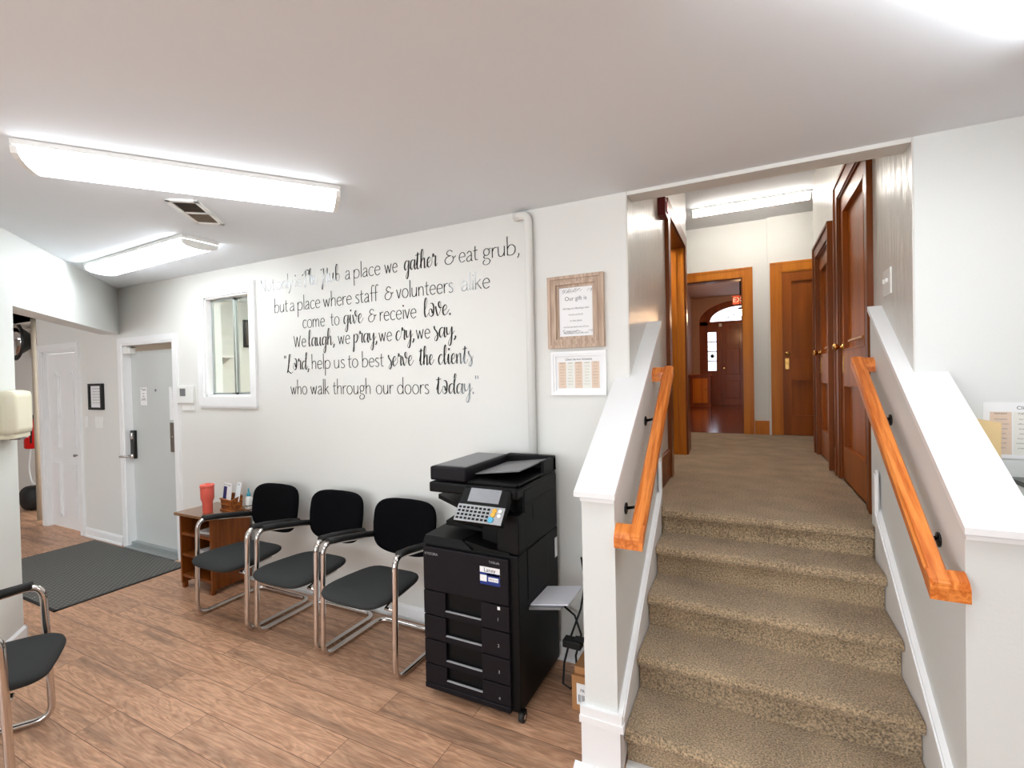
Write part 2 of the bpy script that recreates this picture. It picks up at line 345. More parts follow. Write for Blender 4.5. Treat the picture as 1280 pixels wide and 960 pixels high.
# enclosing walls behind the camera and beyond
b = mb('wall_paint'); b.box(-12, 5.1, -4.3, -4.2, 0, .6); b.box(-12, 5.1, -4.3, -4.2, 2.3, CEIL)
xs_ = [-12]+[v for x, y, ax in FILL_WINS if ax == 'y' for v in (x-.8, x+.8)]+[5.1]
for k in range(0, len(xs_), 2): b.box(xs_[k], xs_[k+1], -4.3, -4.2, .6, 2.3)
b.build('wall_rear', kind='structure')
b = mb('wall_paint'); b.box(5, 5.1, -4.2, 2.74, 0, .6); b.box(5, 5.1, -4.2, 2.74, 2.3, CEIL)
ys_ = [-4.2]+[v for x, y, ax in FILL_WINS if ax == 'x' for v in (y-.8, y+.8)]+[2.74]
for k in range(0, len(ys_), 2): b.box(5, 5.1, ys_[k], ys_[k+1], .6, 2.3)
b.build('wall_right', kind='structure')
for i, (x, y, ax) in enumerate(FILL_WINS):  # frames of the windows added behind the viewer for fill light
    b = mb('trim_white')
    for q in ((-.8, -.74, .6, 2.3), (.74, .8, .6, 2.3), (-.8, .8, .6, .66), (-.8, .8, 2.24, 2.3), (-.8, .8, 1.43, 1.48)):
        if ax == 'y': b.box(x+q[0], x+q[1], y-.03, y+.03, q[2], q[3])
        else: b.box(x-.03, x+.03, y+q[0], y+q[1], q[2], q[3])
    b.build('window_%d' % (i+2), kind='structure')
b = mb('wall_paint'); b.box(-12.1, -12, -4.3, 4.4, 0, CEIL); b.build('wall_far_left', kind='structure')
mb('grey_paint').box(-12, -7.6, 3.05, 3.15, 0, 2.6).build('wall_recess', kind='structure')
mb('grey_paint').box(-12, -7.64, 2.6, 3.15, 2.5, 2.6).build('ceiling_recess', kind='structure')
# room behind the window
mb('wall_paint_cool').box(-6.5, -1.2, 5.0, 5.1, 0, 2.9).build('wall_office_back', kind='structure')
mb('wall_paint_cool').box(-6.5, -6.4, 2.74, 5.1, 0, 2.9).build('wall_office_left', kind='structure')
mb('wall_paint_cool').box(-1.3, -1.2, 2.74, 5.1, 0, 2.9).build('wall_office_right', kind='structure')
mb('ceiling_paint').box(-6.5, -1.2, 2.74, 5.1, 2.8, 2.9).build('ceiling_office', kind='structure')
# corridor shell
LX, RX = -.57, .645; BY = 7.1; HC = 3.66
JY0, JY1, JZ = 4.05, 5.12, 2.94           # doorway in the corridor's left wall
b = mb('plaster_gloss')
b.box(LX-.15, LX, WY+.004, JY0, 0, HC); b.box(LX-.15, LX, JY0, JY1, JZ, HC); b.box(LX-.15, LX, JY1, 5.46, 0, HC)
b.build('wall_stair_left', kind='structure')
b = mb('plaster_gloss')
for ya, yb, za, zb in ((WY+.004, 3.42, 0, HC), (3.42, 4.34, 0, LZ), (3.42, 4.34, 2.97, HC), (4.34, 4.76, 0, HC), (4.76, 5.52, 0, LZ), (4.76, 5.52, 2.77, HC), (5.52, 5.9, 0, HC)): b.box(RX, RX+.15, ya, yb, za, zb)
b.build('wall_stair_right', kind='structure')
b = mb('wall_paint')
b.box(-3, -1.0, BY, BY+.12, LZ, HC); b.box(-1.0, -.04, BY, BY+.12, 2.925, HC); b.box(-.04, .26, BY, BY+.12, LZ, HC)
b.box(.26, .40, BY-.05, BY+.12, LZ, HC); b.box(.40, 1.2, BY-.05, BY+.12, 2.95, HC); b.box(1.2, 3, BY-.05, BY+.12, LZ, HC)
b.build('wall_corridor_back', kind='structure')
mb('ceiling_paint').box(-3, 3, WY+.1, BY, HC, HC+.1).build('ceiling_corridor', kind='structure')
b = mb('wall_paint'); b.box(-3.1, -3, 2.76, BY, LZ-.2, HC); b.box(3, 3.1, 2.76, BY, LZ-.2, HC); b.box(LX-.15, -3, 5.3, 5.46, LZ, HC); b.box(RX+.15, 3, 5.75, 5.9, LZ, HC)
b.box(-3, LX-.15, 3.7, 3.8, LZ-.2, HC)
b.build('wall_corridor_side', kind='structure')
# foyer shell
FY = 13.4; FC = 3.62; FL = -1.28
mb('foyer_floor').box(-1.5, 2.0, BY, FY+.1, LZ-.12, LZ).build('floor_foyer', kind='structure')
mb('pink_wall').box(-1.5, 2.0, BY+.12, FY+.1, FC, FC+.1).build('ceiling_foyer', kind='structure')
b = mb('pink_wall'); b.box(FL-.15, FL, BY+.12, 9.7, LZ, FC); b.box(FL-.15, FL, 9.7, 10.9, 2.9, FC); b.box(FL-.15, FL, 10.9, FY, LZ, FC); b.build('wall_foyer_left', kind='structure')
mb('pink_wall').box(1.6, 1.75, BY+.12, FY, LZ, FC).build('wall_foyer_right', kind='structure')
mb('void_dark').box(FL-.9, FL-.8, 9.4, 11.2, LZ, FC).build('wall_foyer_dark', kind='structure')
# ---- stairs
NOS = [(1.95, .17), (2.22, .34), (2.485, .51), (2.75, .68), (2.985, LZ)]
SX0, SX1 = -.475, .577
prof = []
z = 0
for y, h in NOS:
    ry = y+.05
    prof += [(ry, z), (ry, h-.058), (ry-.018, h-.05), (y+.004, h-.042), (y-.002, h-.024), (y+.006, h-.008), (y+.026, h)]
    z = h
prof += [(3.06, LZ), (3.06, -.0)]
b = mb('carpet'); b.prism(prof, 'x', SX0, SX1)
o = b.build('staircase'); tag(o, 'brown carpeted steps rising between two white half walls', 'stairs')
mb('carpet').box(-3, 3, 3.06, BY+.02, LZ-.25, LZ).build('floor_corridor', kind='structure')
# ---- half walls beside the stairs
SL = .665
def half_wall(xo, xi, side, name):
    y0 = 1.905; zt = lambda y: 1.135+SL*(y-y0)
    b = mb('wall_paint_cool')
    b.prism([(y0, 0), (3.12, 0), (3.12, zt(3.12)), (y0, zt(y0))], 'x', xi, xi+side*.03)      # inner face carries on up the stairs
    b.prism([(y0, 0), (WY, 0), (WY, zt(WY)), (y0, zt(y0))], 'x', xi+side*.03, xo)
    b.mat('trim_white')
    o = b.build(name, kind='structure')
    c = mb('trim_white')
    for lo, hi, of in ((.018, .043, .012), (0, .018, .024)):
        xa, xb = xi-side*(.012-of/3), xo+side*(.024-of)
        if lo == .018: xa, xb = xi-side*.010, xo+side*.024
        ya = y0-(.03 if lo else .02)
        c.prism([(ya, zt(y0)+lo), (WY, zt(WY)+lo), (WY, zt(WY)+hi), (ya, zt(y0)+hi-.004)], 'x', xa, xb)
        wx = LX if side < 0 else RX
        c.prism([(WY, zt(WY)+lo), (3.13, zt(3.13)+lo), (3.13, zt(3.13)+hi), (WY, zt(WY)+hi)], 'x', xa, wx)
    c.build('cap', o)
    s = mb('trim_white')       # stringer board with its moulding on the stair side, base round the foot
    xs = xi-side*.012
    top = lambda y: .27+SL*(y-y0)
    E = 2.96
    s.prism([(y0, 0), (E+.03, .5), (E+.03, top(E)+.17), (E, top(E)+.17), (E-.02, top(E-.02)), (y0, top(y0))], 'x', xi, xs)
    for k, (a, c2) in enumerate(((-.052, .0), (-.034, -.01))):
        q = .012*k
        s.prism([(y0, top(y0)+a), (E-.004, top(E)+a), (E-q*.5, top(E)+.17-q), (E-.045+q*.5, top(E)+.17-q), (E-.045+q*.5, top(E-.045)+c2), (y0, top(y0)+c2)], 'x', xs, xs-side*(.008+.006*k))
    # foot
    xf = xo+side*.014
    s.box(xi-side*.012, xf, y0-.016, y0+.004, 0, .215); s.box(xi-side*.0275, xf+side*.006, y0-.024, y0+.008, .205, .234); s.box(xi-side*.021, xf+side*.003, y0-.02, y0+.008, .234, .272)
    s.box(xo, xf, y0, WY, 0, .215); s.box(xo, xf+side*.006, y0, WY, .215, .232); s.box(xo, xf, y0, WY, .232, .26)
    s.prism([(y0-.05, 0), (y0-.016, 0), (y0-.016, .03), (y0-.03, .024), (y0-.046, .012)], 'x', xi-side*.02, xf+side*.03)
    s.build('baseboard', o)
    return o
half_wall(-.628, -.490, -1, 'wall_half_left')
half_wall(.735, .592, 1, 'wall_half_right')
mb('trim_white').prism([(1.952, 0), (2.0, 0), (2.0, .016), (1.975, .014), (1.958, .008)], 'x', SX0, SX1).build('baseboard_stair', kind='structure')
# ---- baseboards of the room
def base(b, x0, x1, y, z0=0, h=.095, t=.014):
    b.box(x0, x1, y-t, y, z0, z0+h-.02); b.prism([(y-t, z0+h-.02), (y, z0+h-.02), (y, z0+h), (y-.005, z0+h)], 'x', x0, x1)
    b.prism([(y-t-.012, z0), (y-t, z0), (y-t, z0+.02), (y-t-.006, z0+.017)], 'x', x0, x1)
b = mb('trim_white'); base(b, -6.57, -5.81, WY); base(b, -4.75, -.63, WY); base(b, -12, -7.5, 3.05); b.build('baseboard_back', kind='structure')
b = mb('trim_white')
b.hexa([dp(OT-.014, .014, 0), dp(3.5, .014, 0), dp(3.5, 0, 0), dp(OT-.014, 0, 0)], [dp(OT-.014, .014, .11), dp(3.5, .014, .11), dp(3.5, 0, .125), dp(OT-.014, 0, .125)])
b.hexa([dp(OT-.03, .03, 0), dp(3.5, .03, 0), dp(3.5, .014, 0), dp(OT-.03, .014, 0)], [dp(OT-.02, .02, .022), dp(3.5, .02, .022), dp(3.5, .014, .024), dp(OT-.02, .014, .024)])
b.hexa([dp(OT-.014, .014, 0), dp(OT, .014, 0), dp(OT, -TH, 0), dp(OT-.014, -TH, 0)], [dp(OT-.014, .014, .11), dp(OT, .014, .125), dp(OT, -TH, .125), dp(OT-.014, -TH, .11)])
b.build('baseboard_left', kind='structure')
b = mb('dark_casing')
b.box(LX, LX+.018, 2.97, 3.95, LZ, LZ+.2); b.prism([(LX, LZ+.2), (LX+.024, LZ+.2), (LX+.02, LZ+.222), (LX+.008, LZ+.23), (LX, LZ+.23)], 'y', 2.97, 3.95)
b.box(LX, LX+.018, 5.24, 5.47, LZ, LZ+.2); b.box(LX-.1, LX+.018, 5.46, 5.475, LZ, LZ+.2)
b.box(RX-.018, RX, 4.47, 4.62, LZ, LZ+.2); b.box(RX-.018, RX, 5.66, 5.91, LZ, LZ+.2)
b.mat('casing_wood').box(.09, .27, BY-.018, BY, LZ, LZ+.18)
b.build('baseboard_corridor', kind='structure')
# ------------------------------------------------------------------ tube lamps
def strip_light(cx, cy, cz, L, Wd, az, label, group, matn='diffuser', drop=.075):
    t = thing('ceiling_light', label, 'light', (cx, cy, cz), -az, group)
    h = L/2; k = Wd/2
    b = mb('white_plastic'); b.box(-h, h, -k, k, -.022, 0, .004); b.box(-h+.03, h-.03, -k+.03, k-.03, -.04, -.02); b.build('housing', t)
    g = mb(matn); pr = [(-k+.008, -.03)]+[((k-.008)*math.cos(math.pi*(1+q/8)), -.034-(drop-.034)*math.sin(math.pi*q/8)**.7) for q in range(1, 8)]+[(k-.008, -.03)]
    g.prism(pr, 'x', -h+.022, h-.022, True); g.build('diffuser', t)
    for s in (-1, 1):
        e = mb('white_plastic'); e.prism([(p[0]*1.05, p[1]*1.05+.002) for p in pr], 'x', s*h, s*(h-.022)); e.build('end_cap', t)
    return t
# ------------------------------------------------------------------ doors and window
def casing(b, x0, x1, z0, z1, wd, y, t, back=0.0):
    """mitred casing around an opening x0..x1 up to z1 on a wall facing -Y"""
    for (ya, o0, o1) in ((y-t, .25, 1.0), (y-t*.65, 0, .25)):
        a, c = wd*o0, wd*o1
        b.box(x0-c, x0-a, ya, y, z0, z1+c); b.box(x1+a, x1+c, ya, y, z0, z1+c); b.box(x0-a, x1+a, ya, y, z1+a, z1+c)
# grey security door
d = mb('door_grey').box(DX0+.012, DX1-.012, WY+.066, WY+.11, .045, DZ-.055, .002).build('door_1', kind='structure')
b = mb('trim_white'); casing(b, DX0+.02, DX1-.02, 0, DZ-.02, .08, WY, .02)
b.box(DX0, DX0+.014, WY, WY+.13, 0, DZ); b.box(DX1-.014, DX1, WY, WY+.13, 0, DZ); b.box(DX0, DX1, WY, WY+.13, DZ-.02, DZ); b.build('frame', d)
mb('vent_light').box(DX0+.014, DX1-.014, WY+.06, WY+.075, DZ-.075, DZ-.02).build('head_stop', d)
b = mb('alum').box(DX0+.014, DX1-.014, WY-.05, WY+.12, 0, .014); b.box(DX0+.014, DX1-.014, WY+.02, WY+.12, .014, .045); b.build('threshold', d)
b = mb('white_plastic').box(DX0+.015, DX0+.12, WY+.0, WY+.066, DZ-.10, DZ-.04, .006); b.box(DX0+.05, DX0+.09, WY-.01, WY+.03, DZ-.045, DZ-.025); b.build('closer', d)
b = mb('gloss_black').box(DX0+.014, DX0+.085, WY+.035, WY+.066, .90, 1.19, .006)
b.mat('chrome').box(DX0+.04, DX0+.075, WY+.02, WY+.05, 1.10, 1.17, .008); b.box(DX0+.035, DX0+.08, WY+.015, WY+.04, .90, .95, .01)
b.tube([(DX0+.05, WY+.03, .93), (DX0+.05, WY-.02, .93), (DX0-.05, WY-.03, .925)], .011); b.build('door_handle', d)
b = mb('brown_plate').box(-5.02, -4.88, WY+.052, WY+.066, 1.0, 1.285, .002); b.mat('chrome')
for x, zz in ((-4.97, 1.15), (-4.93, 1.19)): b.lathe([(.008, 0), (.008, .006), (.004, .009)], x, WY+.044, 10, zz, 'y')
b.build('kick_plate', d)
mb('grey_plastic').lathe([(.012, 0), (.012, -.006), (.005, -.008)], -5.27, WY+.066, 14, 1.6, 'y').build('peephole', d)
# notices on the grey door
def notice(x0, x1, z0, z1, y, label, words_):
    n = thing('notice', label, 'notice', ((x0+x1)/2, y, z0))
    mb('paper').box(x0, x1, y-.0012, y-.0002, z0, z1).build('sheet', n, world=True)
    for (s, fx, fz, sz, m) in words_: text(n, s, x0+(x1-x0)*fx, y-.0018, z0+(z1-z0)*fz, sz, m)
    return n
notice(-5.545, -5.43, 1.45, 1.63, WY+.066, 'small white printed notice left of the peephole on the grey door', [('Thank', .5, .82, .035, 'ink'), ('you', .5, .63, .025, 'ink'), ('for', .5, .45, .03, 'ink'), ('SAFE', .5, .26, .036, 'ink'), ('?', .5, .08, .025, 'ink_grey')])
notice(-5.04, -4.90, 1.31, 1.63, WY+.066, 'tall white list sheet taped above the brown plate on the grey door', [('OPEN', .62, .92, .03, 'ink')]+[(w_, .6, .84-.075*i, .019, 'ink_grey') for i, w_ in enumerate(('Monday', 'Tuesday', 'Thursday', 'Friday', 'hours', 'please', 'ring bell'))])
# closet door
d = mb('trim_white').box(CX0+.01, CX1-.01, WY+.03, WY+.065, .01, CZ-.02, .002).build('door_2', kind='structure')
b = mb('trim_white'); casing(b, CX0, CX1, 0, CZ, .085, WY, .025); b.box(CX0-.0, CX0+.012, WY, WY+.13, 0, CZ); b.box(CX1-.012, CX1, WY, WY+.13, 0, CZ); b.box(CX0, CX1, WY, WY+.13, CZ-.014, CZ); b.build('frame', d)
yc = WY+.03
for i, xc in enumerate((CX0+.205, CX1-.205)):
    for (za, zb, arch) in ((.92, 1.86, True), (.14, .80, False)):
        b = mb('trim_white'); h = .115
        def out(k):
            hh = h-k
            if arch: return [(xc-hh, za+k), (xc+hh, za+k), (xc+hh, zb-.10), (xc+hh*.72, zb-.075), (xc+hh*.35, zb-.02-k), (xc-hh*.35, zb-.02-k), (xc-hh*.72, zb-.075), (xc-hh, zb-.10)]
            return [(xc-hh, za+k), (xc+hh, za+k), (xc+hh, zb-k), (xc-hh, zb-k)]
        b.prism(out(0), 'y', yc-.010, yc); b.prism(out(.012), 'y', yc-.004, yc); b.prism(out(.03), 'y', yc-.022, yc); b.build('panel', d)
mb('steel').lathe([(.006, 0), (.006, -.02), (.016, -.026), (.016, -.036), (.006, -.042)], CX1-.12, yc, 14, .875, 'y').build('door_knob', d)
# sliding window into the office
wd = mb('trim_white'); casing(wd, WX0, WX1, WZ0, WZ1, .085, WY, .022)
wd.box(WX0-.085, WX1+.085, WY-.022, WY, WZ0-.085, WZ0); wd.box(WX0-.075, WX1+.075, WY-.016, WY, WZ0-.10, WZ0-.085)
wd.box(WX0, WX0+.014, WY, WY+.14, WZ0, WZ1); wd.box(WX1-.014, WX1, WY, WY+.14, WZ0, WZ1); wd.box(WX0, WX1, WY, WY+.14, WZ1-.014, WZ1); wd.box(WX0, WX1, WY, WY+.14, WZ0, WZ0+.014)
wd = wd.build('window_1', kind='structure')
def sash(x0, x1, y):
    b = mb('alum'); t = .018
    b.box(x0, x0+t, y, y+.014, WZ0+.014, WZ1-.014); b.box(x1-t, x1, y, y+.014, WZ0+.014, WZ1-.014); b.box(x0, x1, y, y+.014, WZ0+.014, WZ0+.014+t); b.box(x0, x1, y, y+.014, WZ1-.014-t, WZ1-.014)
    s = b.build('sash', wd); mb('clear_glass').box(x0+t, x1-t, y+.005, y+.009, WZ0+.03, WZ1-.03).build('pane', s)
sash(WX0+.014, -3.99, WY+.05); sash(-4.01, WX1-.014, WY+.075)
# things in the office behind the glass
t = thing('picture_frame', 'dark framed picture on the office wall seen through the sliding window', 'picture', (-6.4, 4.5, 2.2))
mb('frame_black').box(-6.4, -6.37, 4.37, 4.95, 2.16, 2.55).build('frame', t, world=True)
mb('vent_dark').box(-6.37, -6.366, 4.40, 4.92, 2.19, 2.52).build('picture', t, world=True)
t = thing('wall_shelf', 'thin white shelf on the office wall seen through the sliding window', 'shelf', (-6.4, 4.0, 2.03))  # white board stands in for a light reflection in the window
mb('trim_white').box(-6.4, -6.2, 3.86, 4.12, 2.0, 2.025).build('board', t, world=True)
for y in (3.9, 4.08): mb('trim_white').prism([(-6.4, 1.92), (-6.385, 1.92), (-6.25, 1.995), (-6.25, 2.0), (-6.4, 2.0)], 'y', y-.01, y+.01).build('bracket', t, world=True)
strip_light(-4.2, 3.9, 2.8, 1.24, .26, 0, 'tube lamp on the office ceiling behind the sliding window', 'long tube lamps on the white ceiling', 'diffuser_side')
# wooden doors of the raised corridor
def wood_door(name, plane, u0, u1, z0, z1, mats, panels, caswd, knob_u, face='y-', proud=.03, knobz=None, cas=True, slabmat='door_wood'):
    """a panelled door with casing; u runs along the wall. face 'y-' looks to -Y, 'x-' looks to -X"""
    def bx(b, ua, ub, da, db, za, zb, bev=0):
        if face == 'y-': b.box(ua, ub, plane-db, plane-da, za, zb, bev)
        else: b.box(plane-db, plane-da, ua, ub, za, zb, bev)
    b = mb(slabmat); bx(b, u0, u1, -.055, -.03, z0, z1)
    st = .11
    bx(b, u0, u0+st, -.03, -.002, z0, z1); bx(b, u1-st, u1, -.03, -.002, z0, z1)
    zs = [z0]+[v for p in panels for v in p]+[z1]
    for k in range(0, len(zs), 2): bx(b, u0+st, u1-st, -.03, -.002, zs[k], zs[k+1])
    for (pa, pb) in panels:   # ovolo lip round the sunk panel
        for q in ((u0+st, u1-st, pa, pa+.012), (u0+st, u1-st, pb-.012, pb), (u0+st, u0+st+.012, pa, pb), (u1-st-.012, u1-st, pa, pb)): bx(b, q[0], q[1], -.032, .003, q[2], q[3])
    o = b.build(name, kind='structure')
    if cas:
        c = mb(mats)
        for (d1, o0, o1) in ((proud*.7, 0, .8), (proud, .8, 1.0), (proud*.35, -.12, 0)):
            a, e = caswd*o0, caswd*o1
            bx(c, u0-e, u0-a, 0, d1, z0-.005, z1+e); bx(c, u1+a, u1+e, 0, d1, z0-.005, z1+e); bx(c, u0-a, u1+a, 0, d1, z1+a, z1+e)
        c.build('casing', o)
    kz = knobz or z0+.98
    k = mb('brass'); kb = [(.026, 0), (.026, -.006), (.01, -.01), (.01, -.03), (.022, -.036), (.028, -.05), (.022, -.064), (.008, -.068)]
    if face == 'y-': k.lathe([(r, h) for r, h in kb], knob_u, plane+.002, 18, kz, 'y')
    else: k.lathe(kb, plane+.002, knob_u, 18, kz, 'x')
    bx(k, knob_u-.022, knob_u+.022, -.002, .003, kz-.20, kz-.06, .001)
    if face == 'y-': k.lathe([(.016, 0), (.016, -.02), (.012, -.024)], knob_u, plane, 14, kz-.12, 'y')
    k.build('door_knob', o)
    return o
wood_door('door_3', BY-.05, .405, 1.19, LZ+.01, 2.94, 'casing_wood', [(LZ+.25, LZ+.72), (LZ+.97, 2.82)], .12, .468, knobz=1.885)
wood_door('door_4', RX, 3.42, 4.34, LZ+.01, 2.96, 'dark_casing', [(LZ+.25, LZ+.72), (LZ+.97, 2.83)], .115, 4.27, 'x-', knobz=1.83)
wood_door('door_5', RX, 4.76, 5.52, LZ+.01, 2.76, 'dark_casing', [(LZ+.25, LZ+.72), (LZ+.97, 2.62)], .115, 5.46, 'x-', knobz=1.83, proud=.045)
# small brass coat hooks' bars on the two right-hand doors are surface bolts
for dname, ya, yb in (('door_4', 3.55, 4.0), ('door_5', 4.86, 5.14)):
    mb('brass').box(RX-.012, RX+.002, ya, yb, 1.852, 1.866).build('bolt', bpy.data.objects[dname])
# doorway in the corridor's left wall: lined jamb, casing, wooden door leaf folded back
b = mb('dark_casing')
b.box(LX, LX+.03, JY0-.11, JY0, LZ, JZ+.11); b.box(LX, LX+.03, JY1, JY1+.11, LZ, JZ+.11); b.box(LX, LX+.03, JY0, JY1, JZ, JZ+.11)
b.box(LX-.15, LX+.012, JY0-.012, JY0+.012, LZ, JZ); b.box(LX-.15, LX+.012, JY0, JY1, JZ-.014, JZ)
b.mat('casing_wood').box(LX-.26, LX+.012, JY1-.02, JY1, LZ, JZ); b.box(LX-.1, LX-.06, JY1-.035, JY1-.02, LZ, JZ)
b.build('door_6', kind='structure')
# doorway to the foyer
b = mb('casing_wood'); BY2 = BY
for (d1, o0, o1) in ((.02, 0, .8), (.03, .8, 1.0)):
    c0, c1 = .125*o0, .125*o1
    b.box(-.04+c0, -.04+c1, BY-d1, BY, LZ, 2.925+c1); b.box(-1.0-c1, -1.0-c0, BY-d1, BY, LZ, 2.925+c1); b.box(-1.0-c0, -.04+c0, BY-d1, BY, 2.925+c0, 2.925+c1)
b.mat('dark_casing').box(-.055, -.04, BY, BY+.14, LZ, 2.925); b.box(-1.0, -.985, BY, BY+.14, LZ, 2.925); b.box(-1.0, -.04, BY, BY+.14, 2.91, 2.925)
b.build('door_7', kind='structure')
# front door of the foyer with side light and fan light
FX = -.10; SP = 2.99
def arch(rx, rz, n=28): return [(FX+rx*math.cos(math.pi*k/n), SP+rz*math.sin(math.pi*k/n)) for k in range(n+1)]
o_ = arch(1.0, .52); i_ = arch(.74, .37)
b = mb('pink_wall')
poly = [(1.7, LZ), (1.7, FC), (FL-.1, FC), (FL-.1, LZ), (FX-1.0, LZ)]+o_[::-1]+[(FX+1.0, LZ)]
b.prism(poly, 'y', FY, FY+.12); b.build('wall_foyer_back', kind='structure')
b = mb('foyer_wood')
b.prism([(FX+1.0, SP-.09)]+o_+[(FX-1.0, SP-.09), (FX-.78, SP-.09), (FX-.74, SP)]+i_[::-1][1:-1]+[(FX+.74, SP), (FX+.78, SP-.09)], 'y', FY+.02, FY+.16)
b.box(FX-.8, FX+.8, FY+.03, FY+.15, SP-.09, SP)
for sx in (-1, 1):
    b.box(FX+sx*1.0, FX+sx*.80, FY+.02, FY+.16, LZ, SP); b.box(FX+sx*.60, FX+sx*.50, FY+.02, FY+.16, LZ, SP); b.box(FX+sx*.80, FX+sx*.60, FY+.04, FY+.14, LZ, 1.72)
    b.box(FX+sx*.80, FX+sx*.60, FY+.04, FY+.14, 2.72, SP)
    for k in range(1, 4): b.box(FX+sx*.80, FX+sx*.60, FY+.05, FY+.12, 1.72+k*.25-.012, 1.72+k*.25+.012)
fd = b.build('door_8', kind='structure')
b = mb('foyer_wood').box(FX-.5, FX+.5, FY+.08, FY+.13, LZ, SP-.05)
for (a, c) in ((-.38, -.05), (.05, .38)):
    for (za, zb) in ((.16, .62), (.78, 1.45), (1.55, 1.95)): b.box(FX+a, FX+c, FY+.068, FY+.08, LZ+za, LZ+zb, .01)
b.build('door_leaf', fd)
mb('brass').lathe([(.03, 0), (.03, -.05), (.02, -.06)], FX-.42, FY+.08, 12, 1.78, 'y').build('door_knob', fd)
mb('brass').lathe([(.02, 0), (.02, -.03), (.01, -.04)], FX-.42, FY+.08, 12, 1.95, 'y').build('lock', fd)
for sx in (-1, 1): mb('daylight_pane').box(FX+sx*.795, FX+sx*.605, FY+.10, FY+.105, 1.72, 2.72).build('side_light', fd)
b = mb('daylight_pane'); b.prism(arch(.75, .38), 'y', FY+.10, FY+.105); b.build('fan_light', fd)
b = mb('gloss_black')
for k in (1, 2, 3, 4, 5):
    a = math.pi*k/6; b.tube([(FX+.12*math.cos(a), FY+.09, SP+.06*math.sin(a)), (FX+.72*math.cos(a), FY+.09, SP+.36*math.sin(a))], .008, 6)
b.tube([(FX+.36*math.cos(math.pi*k/16), FY+.09, SP+.19*math.sin(math.pi*k/16)) for k in range(17)], .008, 6); b.build('fan_bars', fd)
mb('gloss_black').lathe([(.05, 0), (.05, -.01), (.02, -.012)], FX-.7, FY+.098, 16, 2.1, 'y').build('round_sticker', fd)
mb('white_plastic').box(FX-.53, FX-.46, FY-.0, FY+.03, 2.85, 2.93, .006).build('door_sensor', fd)
# ------------------------------------------------------------------ ceiling lights and vent
A45 = math.radians(51)
GL = 'long tube lamps on the white ceiling'
strip_light(-2.32, 1.39, CEIL, 1.24, .26, -math.radians(51.7), 'long lit tube lamp at upper left, running slantwise across the white ceiling', GL)
strip_light(-4.04, 2.01, CEIL, 1.46, .24, math.radians(2.5), 'lit tube lamp above the grey door and window, parallel to the lettered wall', GL)
strip_light(.50, 1.44, CEIL, 1.24, .26, -math.radians(46), 'lit tube lamp cut off by the top right corner of the photo', GL, 'diffuser_steps')
strip_light(-1.5, -.7, CEIL, 1.24, .26, -math.radians(46), 'tube lamp on the ceiling behind the viewer, nearer the rear wall', GL)  # unseen lamp added behind the viewer to brighten the room
strip_light(-.1, -.75, CEIL, 1.24, .26, -math.radians(46), 'tube lamp on the ceiling behind the viewer, nearer the right wall', GL)  # second added fill lamp, also out of view
strip_light(-8.6, .6, CEIL, 1.24, .26, 0, 'tube lamp on the ceiling beyond the slanted wall', GL)
strip_light(.045, 6.25, HC, 1.26, .105, math.radians(0), 'narrow lit tube lamp on the corridor ceiling above the steps', GL, 'diffuser_hall', .095)
t = thing('ceiling_vent', 'small white rectangular air vent between the two tube lamps on the left', 'vent', (-2.825, 1.67, CEIL), -A45+math.radians(90))
b = mb('white_plastic'); a_, c_ = .08, .2
for q in ((-a_, a_, -c_, -c_+.025), (-a_, a_, c_-.025, c_), (-a_, -a_+.022, -c_, c_), (a_-.022, a_, -c_, c_), (-a_, a_, -.006, .006)): b.box(q[0], q[1], q[2], q[3], -.012, 0)
b.build('frame', t)
g = mb('vent_dark'); g.box(-a_+.02, a_-.02, -c_+.02, 0, -.004, -.001); g.mat('vent_light'); g.box(-a_+.02, a_-.02, 0, c_-.02, -.004, -.001)
for k in range(18):
    yy = -c_+.035+k*.02; g.mat('vent_dark' if yy < 0 else 'vent_light').hexa([(-a_+.02, yy, -.010), (a_-.02, yy, -.010), (a_-.02, yy+.003, -.010), (-a_+.02, yy+.003, -.010)], [(-a_+.02, yy+.006, -.004), (a_-.02, yy+.006, -.004), (a_-.02, yy+.009, -.004), (-a_+.02, yy+.009, -.004)])
g.build('grille', t)
strip_light(.04, 4.3, HC, 1.2, .13, math.radians(0), 'tube lamp on the corridor ceiling hidden above the top step', GL, 'diffuser_near')  # unseen lamp added to lighten the landing and near doors
strip_light(-1.9, 4.6, HC, 1.24, .26, math.radians(90), 'tube lamp in the side room behind the left doorway of the corridor', GL, 'diffuser_side')
